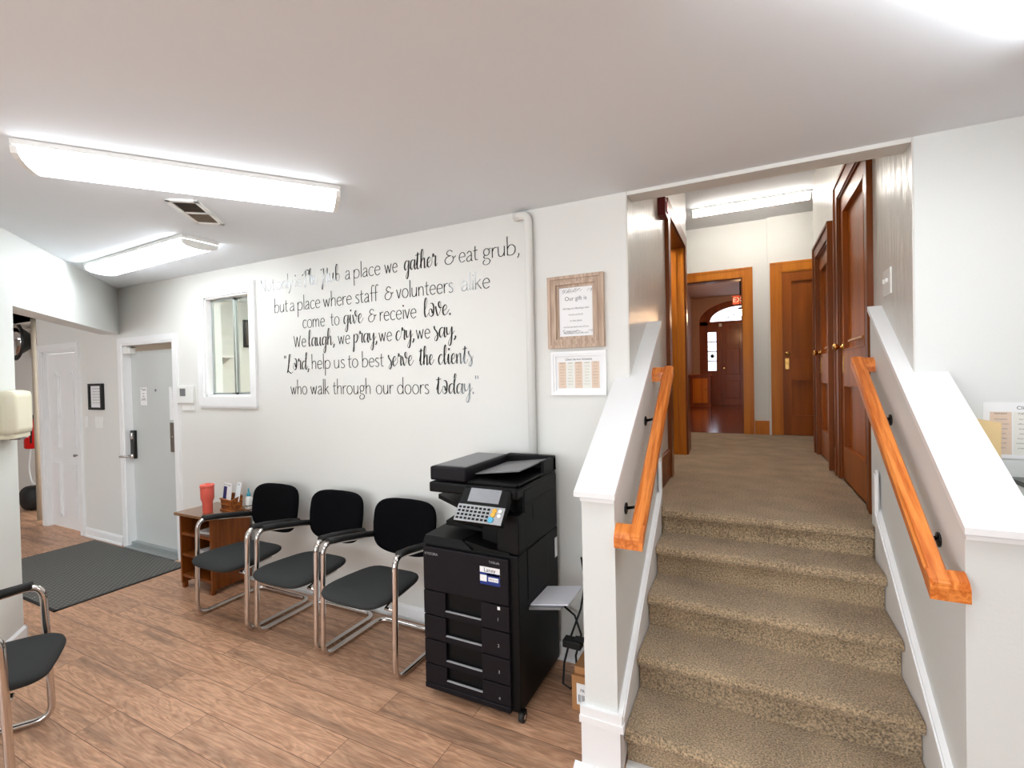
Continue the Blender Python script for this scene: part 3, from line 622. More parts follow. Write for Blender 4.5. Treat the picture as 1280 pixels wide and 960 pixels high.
# ------------------------------------------------------------------ lettering on the wall: a stroke alphabet drawn as flat vinyl ribbons
def ell(cx, cy, rx, ry, a0=90, a1=450, n=16): return [(cx+rx*math.cos(math.radians(a0+(a1-a0)*k/n)), cy+ry*math.sin(math.radians(a0+(a1-a0)*k/n))) for k in range(n+1)]
S = lambda *p: ('S', list(p)); L_ = lambda *p: ('L', list(p))
R = {
 'a': (.72, [S((.1,.8),(.26,.98),(.48,.97),(.58,.75),(.58,.3),(.6,.06),(.7,.0)), S((.58,.6),(.3,.52),(.06,.32),(.08,.08),(.28,0),(.48,.12),(.58,.3))]),
 'b': (.86, [L_((.06,1.85),(.06,0)), S((.06,.62),(.22,.92),(.5,.99),(.74,.8),(.8,.48),(.66,.12),(.38,0),(.06,.06))]),
 'c': (.72, [S((.66,.86),(.46,1),(.2,.9),(.04,.5),(.16,.12),(.42,0),(.68,.14))]),
 'd': (.88, [L_((.78,1.85),(.78,0)), S((.78,.62),(.62,.92),(.4,.99),(.12,.8),(.04,.45),(.2,.08),(.44,0),(.66,.14),(.78,.36))]),
 'e': (.78, [S((.06,.52),(.4,.55),(.7,.58),(.64,.86),(.42,1),(.16,.86),(.04,.5),(.16,.12),(.42,0),(.7,.16))]),
 'f': (.5, [S((.62,1.72),(.46,1.84),(.3,1.7),(.24,1.3),(.24,.6),(.24,0)), L_((.0,.94),(.52,1.0))]),
 'g': (.78, [('S', ell(.36,.66,.28,.34)), S((.2,.36),(.08,.2),(.2,.06),(.5,.0),(.7,-.22),(.58,-.5),(.28,-.6),(.04,-.48),(.04,-.26),(.2,-.1)), L_((.56,.88),(.78,1.0))]),
 'h': (.78, [L_((.06,1.85),(.06,0)), S((.06,.6),(.22,.9),(.44,.98),(.6,.86),(.65,.55),(.65,0))]),
 'i': (.3, [L_((.12,1),(.12,0)), L_((.12,1.38),(.13,1.46))]),
 'k': (.7, [L_((.06,1.85),(.06,0)), L_((.58,.98),(.08,.5)), L_((.22,.62),(.66,0))]),
 'l': (.26, [L_((.1,1.85),(.1,0))]),
 'm': (1.2, [L_((.06,1),(.06,0)), S((.06,.6),(.2,.9),(.38,.98),(.52,.84),(.56,.5),(.56,0)), S((.56,.6),(.7,.9),(.88,.98),(1.02,.84),(1.06,.5),(1.06,0))]),
 'n': (.78, [L_((.06,1),(.06,0)), S((.06,.6),(.22,.9),(.44,.98),(.6,.86),(.65,.55),(.65,0))]),
 'o': (.88, [('S', ell(.43,.5,.39,.5))]),
 'p': (.86, [L_((.06,1),(.06,-.85)), S((.06,.62),(.22,.92),(.5,.99),(.74,.8),(.8,.48),(.66,.12),(.38,0),(.06,.1))]),
 'r': (.52, [L_((.06,1),(.06,0)), S((.06,.6),(.2,.88),(.36,.98),(.52,.94))]),
 's': (.6, [S((.5,.88),(.32,1),(.12,.9),(.1,.68),(.3,.52),(.5,.34),(.46,.08),(.24,0),(.04,.12))]),
 't': (.54, [S((.22,1.42),(.2,.9),(.2,.3),(.28,.04),(.5,.06)), L_((-.02,.95),(.5,1.02))]),
 'u': (.78, [S((.06,1),(.06,.45),(.12,.12),(.3,0),(.5,.1),(.64,.4)), L_((.64,1),(.64,0))]),
 'v': (.66, [L_((0,1),(.3,0),(.6,1.02))]),
 'w': (1.06, [L_((0,1),(.27,0),(.5,.9),(.74,0),(1.0,1.02))]),
 'y': (.66, [L_((0,1),(.32,.08)), S((.62,1),(.34,.14),(.16,-.4),(-.06,-.66))]),
 'N': (1.0, [L_((.06,0),(.06,1.5),(.84,0),(.84,1.5))]),
 'W': (1.3, [L_((0,1.4),(.32,0),(.6,1.3),(.9,0),(1.22,1.4))]),
 '&': (1.06, [S((.74,1.22),(.56,1.42),(.32,1.36),(.22,1.1),(.4,.9),(.62,.84)), S((.56,.86),(.2,.72),(.04,.38),(.18,.06),(.5,.02),(.76,.3),(.8,.62),(.72,.8),(.84,.62),(1.04,.78))]),
 ',': (.3, [S((.14,.08),(.16,-.08),(.02,-.34))]), '.': (.3, [L_((.1,.02),(.12,.1))]), '"': (.42, [L_((.06,1.7),(.07,1.3)), L_((.26,1.7),(.27,1.3))]),
}
C = {   # brush script
 'a': (.66, [S((.5,.86),(.34,1),(.12,.8),(.06,.3),(.2,.02),(.4,.4),(.54,1.0)), S((.55,1.02),(.5,.4),(.54,.05),(.64,.04),(.78,.4))]),
 'b': (.6, [S((.02,.3),(.3,1.2),(.34,1.75),(.22,1.85),(.12,1.5),(.1,.5),(.16,.05),(.36,.0),(.52,.4),(.4,.8),(.2,.7))]),
 'c': (.58, [S((.48,.8),(.4,1),(.18,.85),(.06,.4),(.16,.04),(.36,.06),(.6,.5))]),
 'd': (.7, [S((.5,.86),(.34,1),(.12,.8),(.06,.3),(.2,.02),(.4,.4),(.62,1.3),(.72,1.85),(.62,1.95),(.54,1.5)), S((.56,1.5),(.5,.5),(.54,.05),(.64,.04),(.8,.4))]),
 'e': (.54, [S((.06,.4),(.34,.6),(.4,.9),(.28,1.02),(.1,.75),(.08,.25),(.2,.02),(.38,.1),(.62,.55))]),
 'g': (.66, [S((.5,.86),(.34,1),(.12,.8),(.06,.3),(.2,.05),(.4,.4),(.54,1.0)), S((.55,1.02),(.5,.2),(.42,-.6),(.28,-.86),(.18,-.6),(.4,-.1),(.76,.4))]),
 'h': (.7, [S((.02,.3),(.3,1.2),(.36,1.75),(.24,1.9),(.14,1.5),(.1,.8),(.08,0)), S((.1,.5),(.3,.95),(.44,.96),(.46,.5),(.46,.06),(.56,.02),(.76,.4))]),
 'i': (.36, [S((.0,.4),(.12,1.0)), S((.13,1.02),(.1,.3),(.16,.02),(.26,.06),(.44,.45)), L_((.17,1.42),(.2,1.52))]),
 'l': (.4, [S((.0,.3),(.26,1.2),(.32,1.75),(.22,1.9),(.12,1.5),(.08,.5),(.14,.03),(.26,.05),(.48,.45))]),
 'n': (.68, [S((.04,.98),(.08,.5),(.06,0)), S((.08,.45),(.28,.95),(.42,.96),(.44,.5),(.46,.04),(.56,.03),(.76,.45))]),
 'o': (.62, [S((.2,1.3),(.4,1.28),(.5,.9),(.44,.2),(.24,0),(.08,.25),(.12,.7),(.3,.7),(.36,.3))]),
 'p': (.66, [S((.12,1.02),(.1,.2),(.06,-.8),(-.06,-.84),(.04,-.3),(.14,.6),(.3,.98),(.5,.9),(.5,.4),(.3,.08),(.14,.2))]),
 'r': (.52, [S((.0,.5),(.1,1.25),(.2,1.2),(.18,1.0),(.36,1.05),(.4,.9),(.36,.3),(.42,.02),(.6,.3))]),
 's': (.5, [S((.1,1.2),(.14,.9),(.36,.5),(.4,.05),(.26,-.3),(.12,-.2),(.2,.1),(.44,.4),(.58,.7))]),
 't': (.46, [S((.0,.4),(.18,1.2)), S((.22,1.7),(.16,.8),(.12,.2),(.2,.0),(.32,.06),(.5,.45)), L_((-.05,1.4),(.45,1.48))]),
 'u': (.7, [S((.06,1.0),(.06,.4),(.16,.02),(.34,.2),(.5,1.0)), S((.5,1.0),(.46,.3),(.54,.02),(.64,.06),(.8,.45))]),
 'v': (.6, [S((.04,.98),(.12,.4),(.24,.0),(.44,.5),(.5,1.2),(.4,1.4),(.3,1.15),(.4,.8),(.6,.8))]),
 'y': (.66, [S((.06,1.0),(.06,.5),(.16,.25),(.32,.4),(.5,1.0)), S((.52,1.02),(.5,.2),(.42,-.6),(.28,-.86),(.18,-.6),(.42,0),(.78,.6))]),
 'L': (.7, [S((.2,.6),(.36,1.3),(.46,1.75),(.34,1.85),(.24,1.4),(.16,.5),(.02,-.2),(-.06,-.3),(.06,-.1),(.3,-.3),(.5,-.42),(.72,-.2))]),
 'T': (.9, [S((-.1,1.35),(-.06,1.2),(.1,1.35),(.4,1.75),(.7,1.8),(.95,1.6),(.85,1.3),(.7,1.25)), S((.42,1.75),(.38,.8),(.3,.0),(.2,-.2))]),
 'H': (.95, [S((.0,1.6),(.1,1.5),(.3,1.65),(.34,1.3),(.28,.3),(.14,-.7),(.04,-.5),(.12,-.2),(.4,.5),(.7,.85)), S((.78,1.65),(.74,.8),(.68,.1),(.78,.0),(.94,.3))]),
 ',': (.28, [S((.14,.1),(.16,-.08),(.04,-.34))]), '.': (.3, [L_((.12,.02),(.14,.12))]), '"': (.42, [L_((.06,1.75),(.07,1.4)), L_((.24,1.75),(.25,1.4))]),
}
def catmull(P, n=6):
    if len(P) < 3: return [P[0], P[-1]]
    out = []
    for i in range(len(P)-1):
        p0, p1, p2, p3 = P[max(i-1, 0)], P[i], P[i+1], P[min(i+2, len(P)-1)]
        for k in range(n):
            t = k/n; out.append(tuple(.5*((2*p1[j])+(-p0[j]+p2[j])*t+(2*p0[j]-5*p1[j]+4*p2[j]-p3[j])*t*t+(-p0[j]+3*p1[j]-3*p2[j]+p3[j])*t**3) for j in (0, 1)))
    out.append(P[-1]); return out
def word_strokes(s, kind):
    G = C if kind == 's' else R; x = 0; st = []
    for ch in s:
        wd_, ss = G[ch]
        for typ, P in ss: st.append((typ, [(x+px, py) for px, py in P]))
        x += wd_*(1.0 if kind == 's' else 1.12)
    lo = min(p[0] for _, P in st for p in P); hi = max(p[0] for _, P in st for p in P)
    return st, lo, hi
XH = .0625
def ribbon(b, pts, y, wfun, n0):
    V = []
    for i, p in enumerate(pts):
        a, c = pts[max(i-1, 0)], pts[min(i+1, len(pts)-1)]
        dx, dz = c[0]-a[0], c[1]-a[1]; l = math.hypot(dx, dz) or 1e-6; dx /= l; dz /= l
        hw = wfun(dx, dz)*.5
        if n0 and (i == 0 or i == len(pts)-1): hw *= .55
        V.append((b.bm.verts.new((p[0]-dz*hw, y, p[1]+dx*hw)), b.bm.verts.new((p[0]+dz*hw, y, p[1]-dx*hw))))
    for (a0, a1), (c0, c1) in zip(V, V[1:]): b._f((a0, a1, c1, c0))
LINES = [
 (2.396, [('Not','r',-3.559,-3.387),('only','r',-3.372,-3.176),('is','r',-3.156,-3.092),('The','s',-3.075,-2.91),('Hub','s',-2.878,-2.68),('a','r',-2.627,-2.569),('place','r',-2.544,-2.286),('we','r',-2.257,-2.142),('gather','s',-2.083,-1.803),('&','r',-1.753,-1.663),('eat','r',-1.643,-1.497),('grub,','r',-1.466,-1.205)]),
 (2.213, [('but','r',-3.401,-3.24),('a','r',-3.222,-3.16),('place','r',-3.135,-2.882),('where','r',-2.859,-2.559),('staff','r',-2.534,-2.306),('&','r',-2.261,-2.181),('volunteers','r',-2.158,-1.669),('alike','r',-1.627,-1.414)]),
 (2.070, [('come','r',-3.084,-2.838),('to','r',-2.789,-2.696),('give','s',-2.653,-2.458),('&','r',-2.417,-2.339),('receive','r',-2.309,-1.977),('love.','s',-1.932,-1.716)]),
 (1.926, [('We','r',-3.19,-3.052),('laugh,','s',-3.029,-2.751),('we','r',-2.716,-2.596),('pray,','s',-2.574,-2.34),('we','r',-2.324,-2.205),('cry,','s',-2.171,-2.016),('we','r',-1.998,-1.881),('say,','s',-1.85,-1.68)]),
 (1.750, [('"Lord,','s',-3.304,-3.026),('help','r',-2.996,-2.794),('us','r',-2.761,-2.654),('to','r',-2.626,-2.523),('best','r',-2.484,-2.275),('serve','s',-2.243,-2.016),('the','s',-1.98,-1.852),('clients','s',-1.821,-1.545)]),
 (1.556, [('who','r',-3.24,-3.049),('walk','r',-3.019,-2.812),('through','r',-2.783,-2.394),('our','r',-2.361,-2.196),('doors','r',-2.17,-1.89),('today."','s',-1.847,-1.515)])]
wl = thing('wall_lettering', 'black vinyl quote in six lines on the pale wall above the chairs', 'lettering', (-2.4, WY, 1.5))
for zb, words_ in LINES:
    for s, k, x0, x1 in words_:
        b = mb('vinyl_lettering')
        st, lo, hi = word_strokes(s, k); x1 -= (x1-x0)*((.22 if s == 'a' else .06) if k == 'r' else .03); sx = (x1-x0)/(hi-lo); xh = XH*(1.05 if k == 's' else 1.0)
        for typ, P in st:
            Q = [(x0+(px-lo)*sx, zb+py*xh) for px, py in P]
            if typ == 'S': Q = catmull(Q, 5)
            elif len(Q) > 2:
                for a, c in zip(Q, Q[1:]): ribbon(b, [a, c], WY-.0012, (lambda dx, dz: .0048+.0022*abs(dz)) , False)
                continue
            if k == 's' and len(Q) > 2: ribbon(b, Q, WY-.0012, lambda dx, dz: .0033+.0082*max(0, -dz)+(.004 if abs(dz) < .3 else 0)*.3, True)
            elif len(Q) == 2 and abs(Q[0][1]-Q[1][1]) < .012 and abs(Q[0][0]-Q[1][0]) < .012:
                ribbon(b, [(Q[0][0], Q[0][1]-.0035), (Q[1][0], Q[1][1]+.0035)], WY-.0012, lambda dx, dz: .0125 if k == 's' else .0105, False)
            else: ribbon(b, Q, WY-.0012, lambda dx, dz: .0042+.0026*abs(dz), False)
        bmesh.ops.recalc_face_normals(b.bm, faces=b.bm.faces)
        for f in b.bm.faces:
            f.normal_update()
            if f.normal.y > 0: f.normal_flip()
        b.build('lettering', wl, world=True, recalc=False)
# ------------------------------------------------------------------ things on the walls
def bent_pipe():
    b = mb('wall_paint'); r = .024; x = -1.142; y = WY-.03
    b.tube(fillet([(x-.09, y, CEIL-.035), (x, y, CEIL-.035), (x, y, .1)], .05), r, 14)
    return b.build('pipe')
tag(bent_pipe(), 'thin white painted pipe down the wall between the lettering and the framed sheets', 'pipe')
t = thing('picture_frame', 'wide taupe wooden frame with a white printed sheet, the upper of two frames', 'picture', (-.865, WY, 1.815))
x0, x1, z0, z1 = -1.03, -.70, 1.815, 2.225
b = mb('taupe_wood')
for k, (a, c, d_) in enumerate(((0, .018, .034), (.018, .036, .026), (.036, .05, .03), (.05, .066, .018))):
    b.box(x0+a, x0+c, WY-d_, WY, z0+a, z1-a); b.box(x1-c, x1-a, WY-d_, WY, z0+a, z1-a); b.box(x0+c, x1-c, WY-d_, WY, z1-c, z1-a); b.box(x0+c, x1-c, WY-d_, WY, z0+a, z0+c)
b.build('frame', t, world=True)
p = mb('paper').box(x0+.06, x1-.06, WY-.012, WY-.002, z0+.06, z1-.06).build('print', t, world=True)
text(p, 'Our gift is', -.865, WY-.0132, 2.085, .032, 'ink_grey')
for i, (s, sz) in enumerate((('sharing our blessings with', .015), ('friends and family', .012), ('in this place', .015), ('and to let each one of you', .014), ('know how much we care', .014))): text(p, s, -.865, WY-.0132, 2.035-.035*i, sz, 'ink_grey')
b = mb('ink_grey')
for k in range(26):
    xx = -.955+.18*random.random()
    for zz in (2.125, 1.895): b.tube([(xx, WY-.0126, zz+.02*random.random()), (xx+.014, WY-.0126, zz+.008+.02*random.random())], .0007, 4)
b.build('lettering', p, world=True)
def schedule(name, label, x0, x1, z0, z1, frame, ncol):
    t = thing(name, label, 'picture' if frame else 'poster', ((x0+x1)/2, WY, z0))
    if frame:
        b = mb('trim_white')
        for a, c, d_ in ((0, .014, .02), (.014, .026, .014)):
            b.box(x0+a, x0+c, WY-d_, WY, z0+a, z1-a); b.box(x1-c, x1-a, WY-d_, WY, z0+a, z1-a); b.box(x0+c, x1-c, WY-d_, WY, z1-c, z1-a); b.box(x0+c, x1-c, WY-d_, WY, z0+a, z0+c)
        b.build('frame', t, world=True); x0 += .026; x1 -= .026; z0 += .026; z1 -= .026
    yb = WY-.004
    p = mb('paper').box(x0, x1, yb, WY-.001, z0, z1).build('print', t, world=True)
    H = z1-z0; Wd = x1-x0; m = Wd*.05
    cw = (Wd-2*m)/ncol
    for i in range(ncol):
        bb = mb('tan_block' if i % 2 == 0 else 'pale_block').box(x0+m+i*cw+.002, x0+m+(i+1)*cw-.002, yb-.0006, yb, z0+H*.07, z1-H*.17); bb.build('column', p, world=True)
        text(p, ('MONDAY', 'TUESDAY', 'WEDNESDAY', 'THURSDAY', 'FRIDAY')[i % 5], x0+m+(i+.5)*cw, yb-.0012, z1-H*.215, cw*.13, 'ink')
        for r in range(7): text(p, ('food pantry', 'clothing room', 'prayer time', 'hot meal', 'office open', 'family aid', 'showers')[(i*3+r) % 7], x0+m+(i+.5)*cw, yb-.0012, z1-H*(.31+.085*r), cw*.12, 'ink_grey')
    text(p, 'Client Service Schedule', (x0+x1)/2, yb-.0012, z1-H*.125, H*.085, 'ink')
    return t
schedule('picture_frame', 'white framed printed timetable with tan columns, directly under the taupe frame', -1.02, -.695, 1.545, 1.795, True, 5)
schedule('poster', 'white paper timetable with tan columns pinned on the right-hand wall', .865, 1.25, 1.285, 1.512, False, 5)
t = tag(mb('folder_tan').prism([(.835, 1.20), (.91, 1.285), (.912, 1.43), (.835, 1.447)], 'y', WY-.03, WY-.012).build('folder'), 'tan paper folder propped against the timetable behind the right half wall', 'folder')
# counter with desk things behind the right half wall
t = thing('counter', 'white counter standing against the wall behind the right half wall', 'counter', (1.5, 2.4, 0))
b = mb('trim_white').box(.80, 2.2, 2.2, 2.598, 1.09, 1.13, .004); b.build('top', t, world=True)
b = mb('wall_paint_cool').box(.82, 2.18, 2.24, 2.59, 0, 1.09); b.build('cabinet', t, world=True)
t = thing('desk_tray', 'white desk tray with a black rim on the counter at the right edge', 'tray', (1.1, 2.45, 1.13))
b = mb('white_plastic').box(.93, 1.25, 2.36, 2.56, 1.13, 1.20, .004); b.build('tray', t, world=True); b = mb('gloss_black').box(.925, 1.26, 2.355, 2.565, 1.20, 1.218, .003); b.build('rim', t, world=True)
t = thing('stapler', 'silver and black stapler lying on the desk tray', 'stapler', (1.0, 2.38, 1.218))
b = mb('gloss_black').box(.95, 1.10, 2.365, 2.40, 1.218, 1.226, .003); b.build('base', t, world=True); b = mb('chrome').box(.952, 1.10, 2.367, 2.398, 1.228, 1.250, .01); b.build('arm', t, world=True)
t = thing('thermostat', 'white thermostat with a grey screen between the grey door and the window', 'thermostat', (-4.61, WY, 1.47))
b = mb('white_plastic').box(-4.735, -4.50, WY-.028, WY, 1.478, 1.642, .006); b.box(-4.69, -4.50, WY-.012, WY, 1.412, 1.478, .003); b.build('body', t, world=True)
mb('grey_plastic').box(-4.69, -4.605, WY-.030, WY-.027, 1.545, 1.615).build('screen', t, world=True)
def switch(x, z, n, label, cat='switch'):
    t = thing('light_switch', label, cat, (x, WY, z)); h = .036+.045*(n-1)/2
    mb('white_plastic').box(x-h, x+h, WY-.007, WY, z-.062, z+.062, .003).build('plate', t, world=True)
    for i in range(n):
        xx = x+(i-(n-1)/2)*.046; mb('white_plastic').box(xx-.006, xx+.006, WY-.016, WY-.006, z-.004, z+.016, .002).build('toggle', t, world=True)
switch(-6.49, 1.265, 1, 'single white switch plate under the small black frame'); switch(-6.22, 1.265, 3, 'wide white switch plate right of the single switch')
t = thing('picture_frame', 'small black framed sheet on the wall between closet and grey door', 'picture', (-6.24, WY, 1.40))
b = mb('frame_black')
for q in ((-6.385, -6.362, 1.40, 1.68), (-6.13, -6.105, 1.40, 1.68), (-6.362, -6.13, 1.655, 1.68), (-6.362, -6.13, 1.40, 1.425)): b.box(q[0], q[1], WY-.03, WY, q[2], q[3])
b.build('frame', t, world=True); p = mb('paper').box(-6.365, -6.125, WY-.012, WY-.003, 1.42, 1.66).build('print', t, world=True)
for i in range(6): text(p, 'please sign in here', -6.245, WY-.0132, 1.62-.03*i, .02, 'ink_grey')
# stair wall switch, alarm
t = thing('light_switch', 'double white switch plate on the glossy wall beside the steps', 'switch', (RX, 2.99, 2.09))
mb('white_plastic').box(RX-.008, RX, 2.925, 3.065, 2.03, 2.16, .003).build('plate', t, world=True)
for yy in (2.97, 3.02): mb('white_plastic').box(RX-.02, RX-.007, yy-.006, yy+.006, 2.09, 2.112, .002).build('toggle', t, world=True)
t = thing('fire_alarm', 'dark red alarm box high on the left wall above the steps', 'alarm', (LX, 3.68, 2.83))
mb('dark_red').box(LX, LX+.055, 3.62, 3.76, 2.82, 2.95, .006).build('body', t, world=True); mb('red').box(LX+.055, LX+.062, 3.65, 3.73, 2.85, 2.92, .003).build('lens', t, world=True)
# soap dispenser on the slanted wall
t = thing('soap_dispenser', 'cream plastic dispenser on the slanted wall at the left edge', 'dispenser', dp(2.185, .004, 1.365), 0)
b = mb('cream_plastic'); b.box(-.12, .12, -.095, 0, 0, .275, .04); b.box(-.1, .1, -.08, 0, -.02, .02, .008); o = b.build('housing', t); mb('grey_plastic').box(-.03, .03, -.08, -.03, -.03, -.018).build('nozzle', t)
t.rotation_euler = (0, 0, math.atan2(-dn.x, dn.y)+math.pi)
# recess beyond: convex mirror, extinguisher, cords, bag
t = thing('convex_mirror', 'round convex mirror with a black rim high in the recess at far left', 'mirror', (-8.86, 2.83, 2.3))
b = mb('mirror'); b.lathe([(.001, -.07), (.08, -.063), (.15, -.043), (.2, -.015), (.215, 0)], -8.86, 2.80, 28, 2.29, 'y'); b.build('mirror_face', t, world=True)
mb('frame_black').lathe([(.214, .0), (.23, -.02), (.262, -.02), (.27, .0), (.2, .03), (.02, .25)], -8.86, 2.80, 28, 2.29, 'y').build('rim', t, world=True)
t = thing('fire_extinguisher', 'red fire extinguisher with white label hung left of the closet', 'extinguisher', (-8.780, 2.93, .8), 0)
b = mb('red'); b.lathe([(.09, .0), (.105, .012), (.105, .30), (.09, .35), (.03, .385), (.03, .40)], -8.780, 2.93, 20, .82); b.build('cylinder', t, world=True)
b = mb('frame_black'); b.box(-8.850, -8.770, 2.91, 2.95, 1.21, 1.25, .005); b.box(-8.890, -8.780, 2.915, 2.945, 1.25, 1.275, .004); b.tube(fillet([(-8.760, 2.90, 1.23), (-8.650, 2.86, 1.2), (-8.650, 2.85, .9)], .06), .01, 8); b.build('valve', t, world=True)
mb('paper').prism([(.107*math.cos(math.radians(a)), .107*math.sin(math.radians(a))) for a in range(-130, -40, 10)]+[(.1*math.cos(math.radians(a)), .1*math.sin(math.radians(a))) for a in range(-50, -140, -10)], 'z', .98, 1.12).xf(Matrix.Translation((-8.780, 2.93, 0))).build('label', t, world=True)
o = mb('white_plastic').tube(fillet([(-9.200, 2.985, 1.0), (-9.000, 2.97, .86), (-9.070, 2.96, .5), (-8.950, 2.95, .3), (-8.750, 2.99, .3)], .09), .012, 8).build('cable'); tag(o, 'looped white cable hanging below the fire extinguisher', 'cable')
o = mb('rubber_black').tube(fillet([(-8.810, 3.036, .78), (-8.870, 3.034, .4), (-9.070, 3.02, .1)], .1), .01, 8).build('cable'); tag(o, 'black cable hanging below the fire extinguisher', 'cable')
t = thing('wall_socket', 'white socket box low on the recess wall under the extinguisher', 'socket', (-8.720, 3.05, .3)); b = mb('white_plastic').box(-8.770, -8.670, 3.03, 3.05, .22, .46, .004); b.build('plate', t, world=True)
b = mb('white_plastic').box(-8.810, -8.690, 2.99, 3.05, .52, .64, .008); b.build('plug', t, world=True)
b = mb('rubber_black').grid(lambda u, v: (-8.7+.2*math.sin(math.pi*v)**.6*math.cos(u*math.tau)*(1+.12*math.sin(5*u*math.tau)), 2.87+.13*math.sin(math.pi*v)**.6*math.sin(u*math.tau), .16-.16*math.cos(math.pi*v)+.015*math.sin(9*u*math.tau)*math.sin(math.pi*v)), 30, 12)
tag(b.build('bag'), 'crumpled black bag on the floor under the hanging cables', 'bag')
b = mb('vent_light').tube([(-7.90, 2.66, 0), (-7.90, 2.66, 2.5)], .024, 14); b.build('trim_2', kind='structure')
# foyer things
t = thing('console_cabinet', 'small wooden cabinet in the dim foyer beside the front door', 'cabinet', (-1.0, 12.7, LZ))
b = mb('foyer_wood').box(-1.26, -.80, 12.5, 12.9, LZ, LZ+.76); b.build('body', t, world=True); mb('foyer_wood').box(-1.28, -.76, 12.46, 12.92, LZ+.76, LZ+.80, .006).build('top', t, world=True)
b = mb('casing_wood').box(-1.2, -.86, 12.485, 12.5, LZ+.1, LZ+.7, .004); d_ = b.build('door', t, world=True); mb('brass').lathe([(.01, 0), (.014, -.02), (.006, -.028)], -.9, 12.485, 10, LZ+.42, 'y').build('knob', d_, world=True)
t = thing('exit_sign', 'red lit exit sign hanging below the foyer ceiling', 'sign', (-.18, 11.0, 3.1))
mb('exit_red').box(-.25, .07, 10.97, 11.0, 3.08, 3.26, .004).build('panel', t, world=True); text(t, 'EXIT', -.09, 10.968, 3.12, .15, 'paper'); mb('gloss_black').box(-.11, -.07, 10.98, 11.0, 3.26, FC).build('bracket', t, world=True)
t = thing('pendant_lantern', 'warm glowing lantern by the fan window of the foyer', 'lamp', (-.10, 10.2, 2.75))
b = mb('frame_black').tube([(-.10, 10.2, 2.9), (-.10, 10.2, FC)], .006, 6); b.build('chain', t, world=True); b = mb('frame_black').lathe([(.02, .16), (.08, .12), (.09, .11)], -.10, 10.2, 8, 2.75); b.build('cap', t, world=True)
mb('lamp_glow').lathe([(.05, 0), (.075, .04), (.075, .1), (.05, .12)], -.10, 10.2, 8, 2.75).build('shade', t, world=True)
t = thing('wall_sconce', 'dark carved ornament on the left foyer wall', 'ornament', (FL, 9.3, 2.6))
b = mb('frame_black').lathe([(.02, -.3), (.1, -.2), (.06, -.1), (.16, 0), (.17, .18), (.08, .3), (.02, .34)], FL+.1, 9.35, 14, 2.8); b.box(FL, FL+.06, 9.3, 9.4, 2.62, 3.0); b.build('ornament', t, world=True)
b = mb('foyer_wood'); b.box(FL-.1, FL+.02, 9.6, 9.7, LZ, 2.98); b.box(FL-.1, FL+.02, 10.9, 11.0, LZ, 2.98); b.box(FL-.1, FL+.02, 9.6, 11.0, 2.88, 2.98); b.build('trim_1', kind='structure')
# ------------------------------------------------------------------ hand rails
def rail(side, xr, wallx, y0, z0, y1, z1, label):
    t = thing('handrail', label, 'handrail', (xr, y0, z0-.1))
    b = mb('oak_rail'); L = math.hypot(y1-y0, z1-z0); a = math.atan2(z1-z0, y1-y0)
    hw, hh = .0285, .022
    pr = [(-hw, -hh), (hw, -hh), (hw, hh*.35), (hw*.7, hh), (-hw*.7, hh), (-hw, hh*.35)]
    def sect(y, z, end):
        out = []
        for px, pz in pr: out.append((xr+px, y, z+pz/math.cos(a)))
        return out
    A, B = sect(y0, z0, 0), sect(y1, z1, 1)
    b.hexa(A, B)
    ch = math.cos(a)
    for (yy, zz, sg) in ((y0, z0, 1), (y1, z1, -1)):      # returns to the wall at both ends, full width of the rail
        yf = yy-sg*.0015; yb = yy+sg*.05; zb = zz+sg*.05*math.tan(a)
        q = [(yf, zz-hh/ch-.0005), (yb, zb-hh/ch-.0005), (yb, zb+hh*.9/ch), (yb-sg*.012, zb+hh/ch-sg*.012*math.tan(a)+.0008), (yf+sg*.012, zz+hh/ch+sg*.012*math.tan(a)+.0008), (yf, zz+hh*.5/ch)]
        b.prism(q, 'x', xr-side*(hw+.0008), wallx)
    ro = b.build('rail', t, world=True); ro.data.transform(Matrix.Rotation(-a, 4, 'X')); ro.rotation_euler = (a, 0, 0)
    for f in (.22, .72):
        y = y0+(y1-y0)*f; z = z0+(z1-z0)*f
        k = mb('gloss_black'); k.tube(fillet([(xr, y, z-hh), (xr, y, z-.055), (wallx, y, z-.075)], .02), .007, 8); k.lathe([(.026, 0), (.026, -side*.006), (.01, -side*.01)], wallx, y, 14, z-.075, 'x'); k.box(xr-.016, xr+.016, y-.03, y+.03, z-hh-.012, z-hh-.004)
        k.build('bracket', t, world=True)
rail(-1, -.405, -.490, 1.89, .985, 2.86, 1.675, 'orange oak handrail on the left half wall of the steps')
rail(1, .525, .592, 1.86, .975, 3.06, 1.70, 'orange oak handrail on the right half wall of the steps')
# ------------------------------------------------------------------ door mat
b = mb('ribbed_mat').box(-6.27, -4.6, 1.62, 2.545, 0, .008); b.mat('rubber_black')
for q in ((-6.29, -4.58, 1.60, 1.622), (-6.29, -4.58, 2.543, 2.548), (-6.29, -6.268, 1.6, 2.548), (-4.602, -4.58, 1.6, 2.548)): b.box(*q, 0, .006)
tag(b.build('door_mat'), 'dark grey ribbed mat lying before the grey door', 'mat')
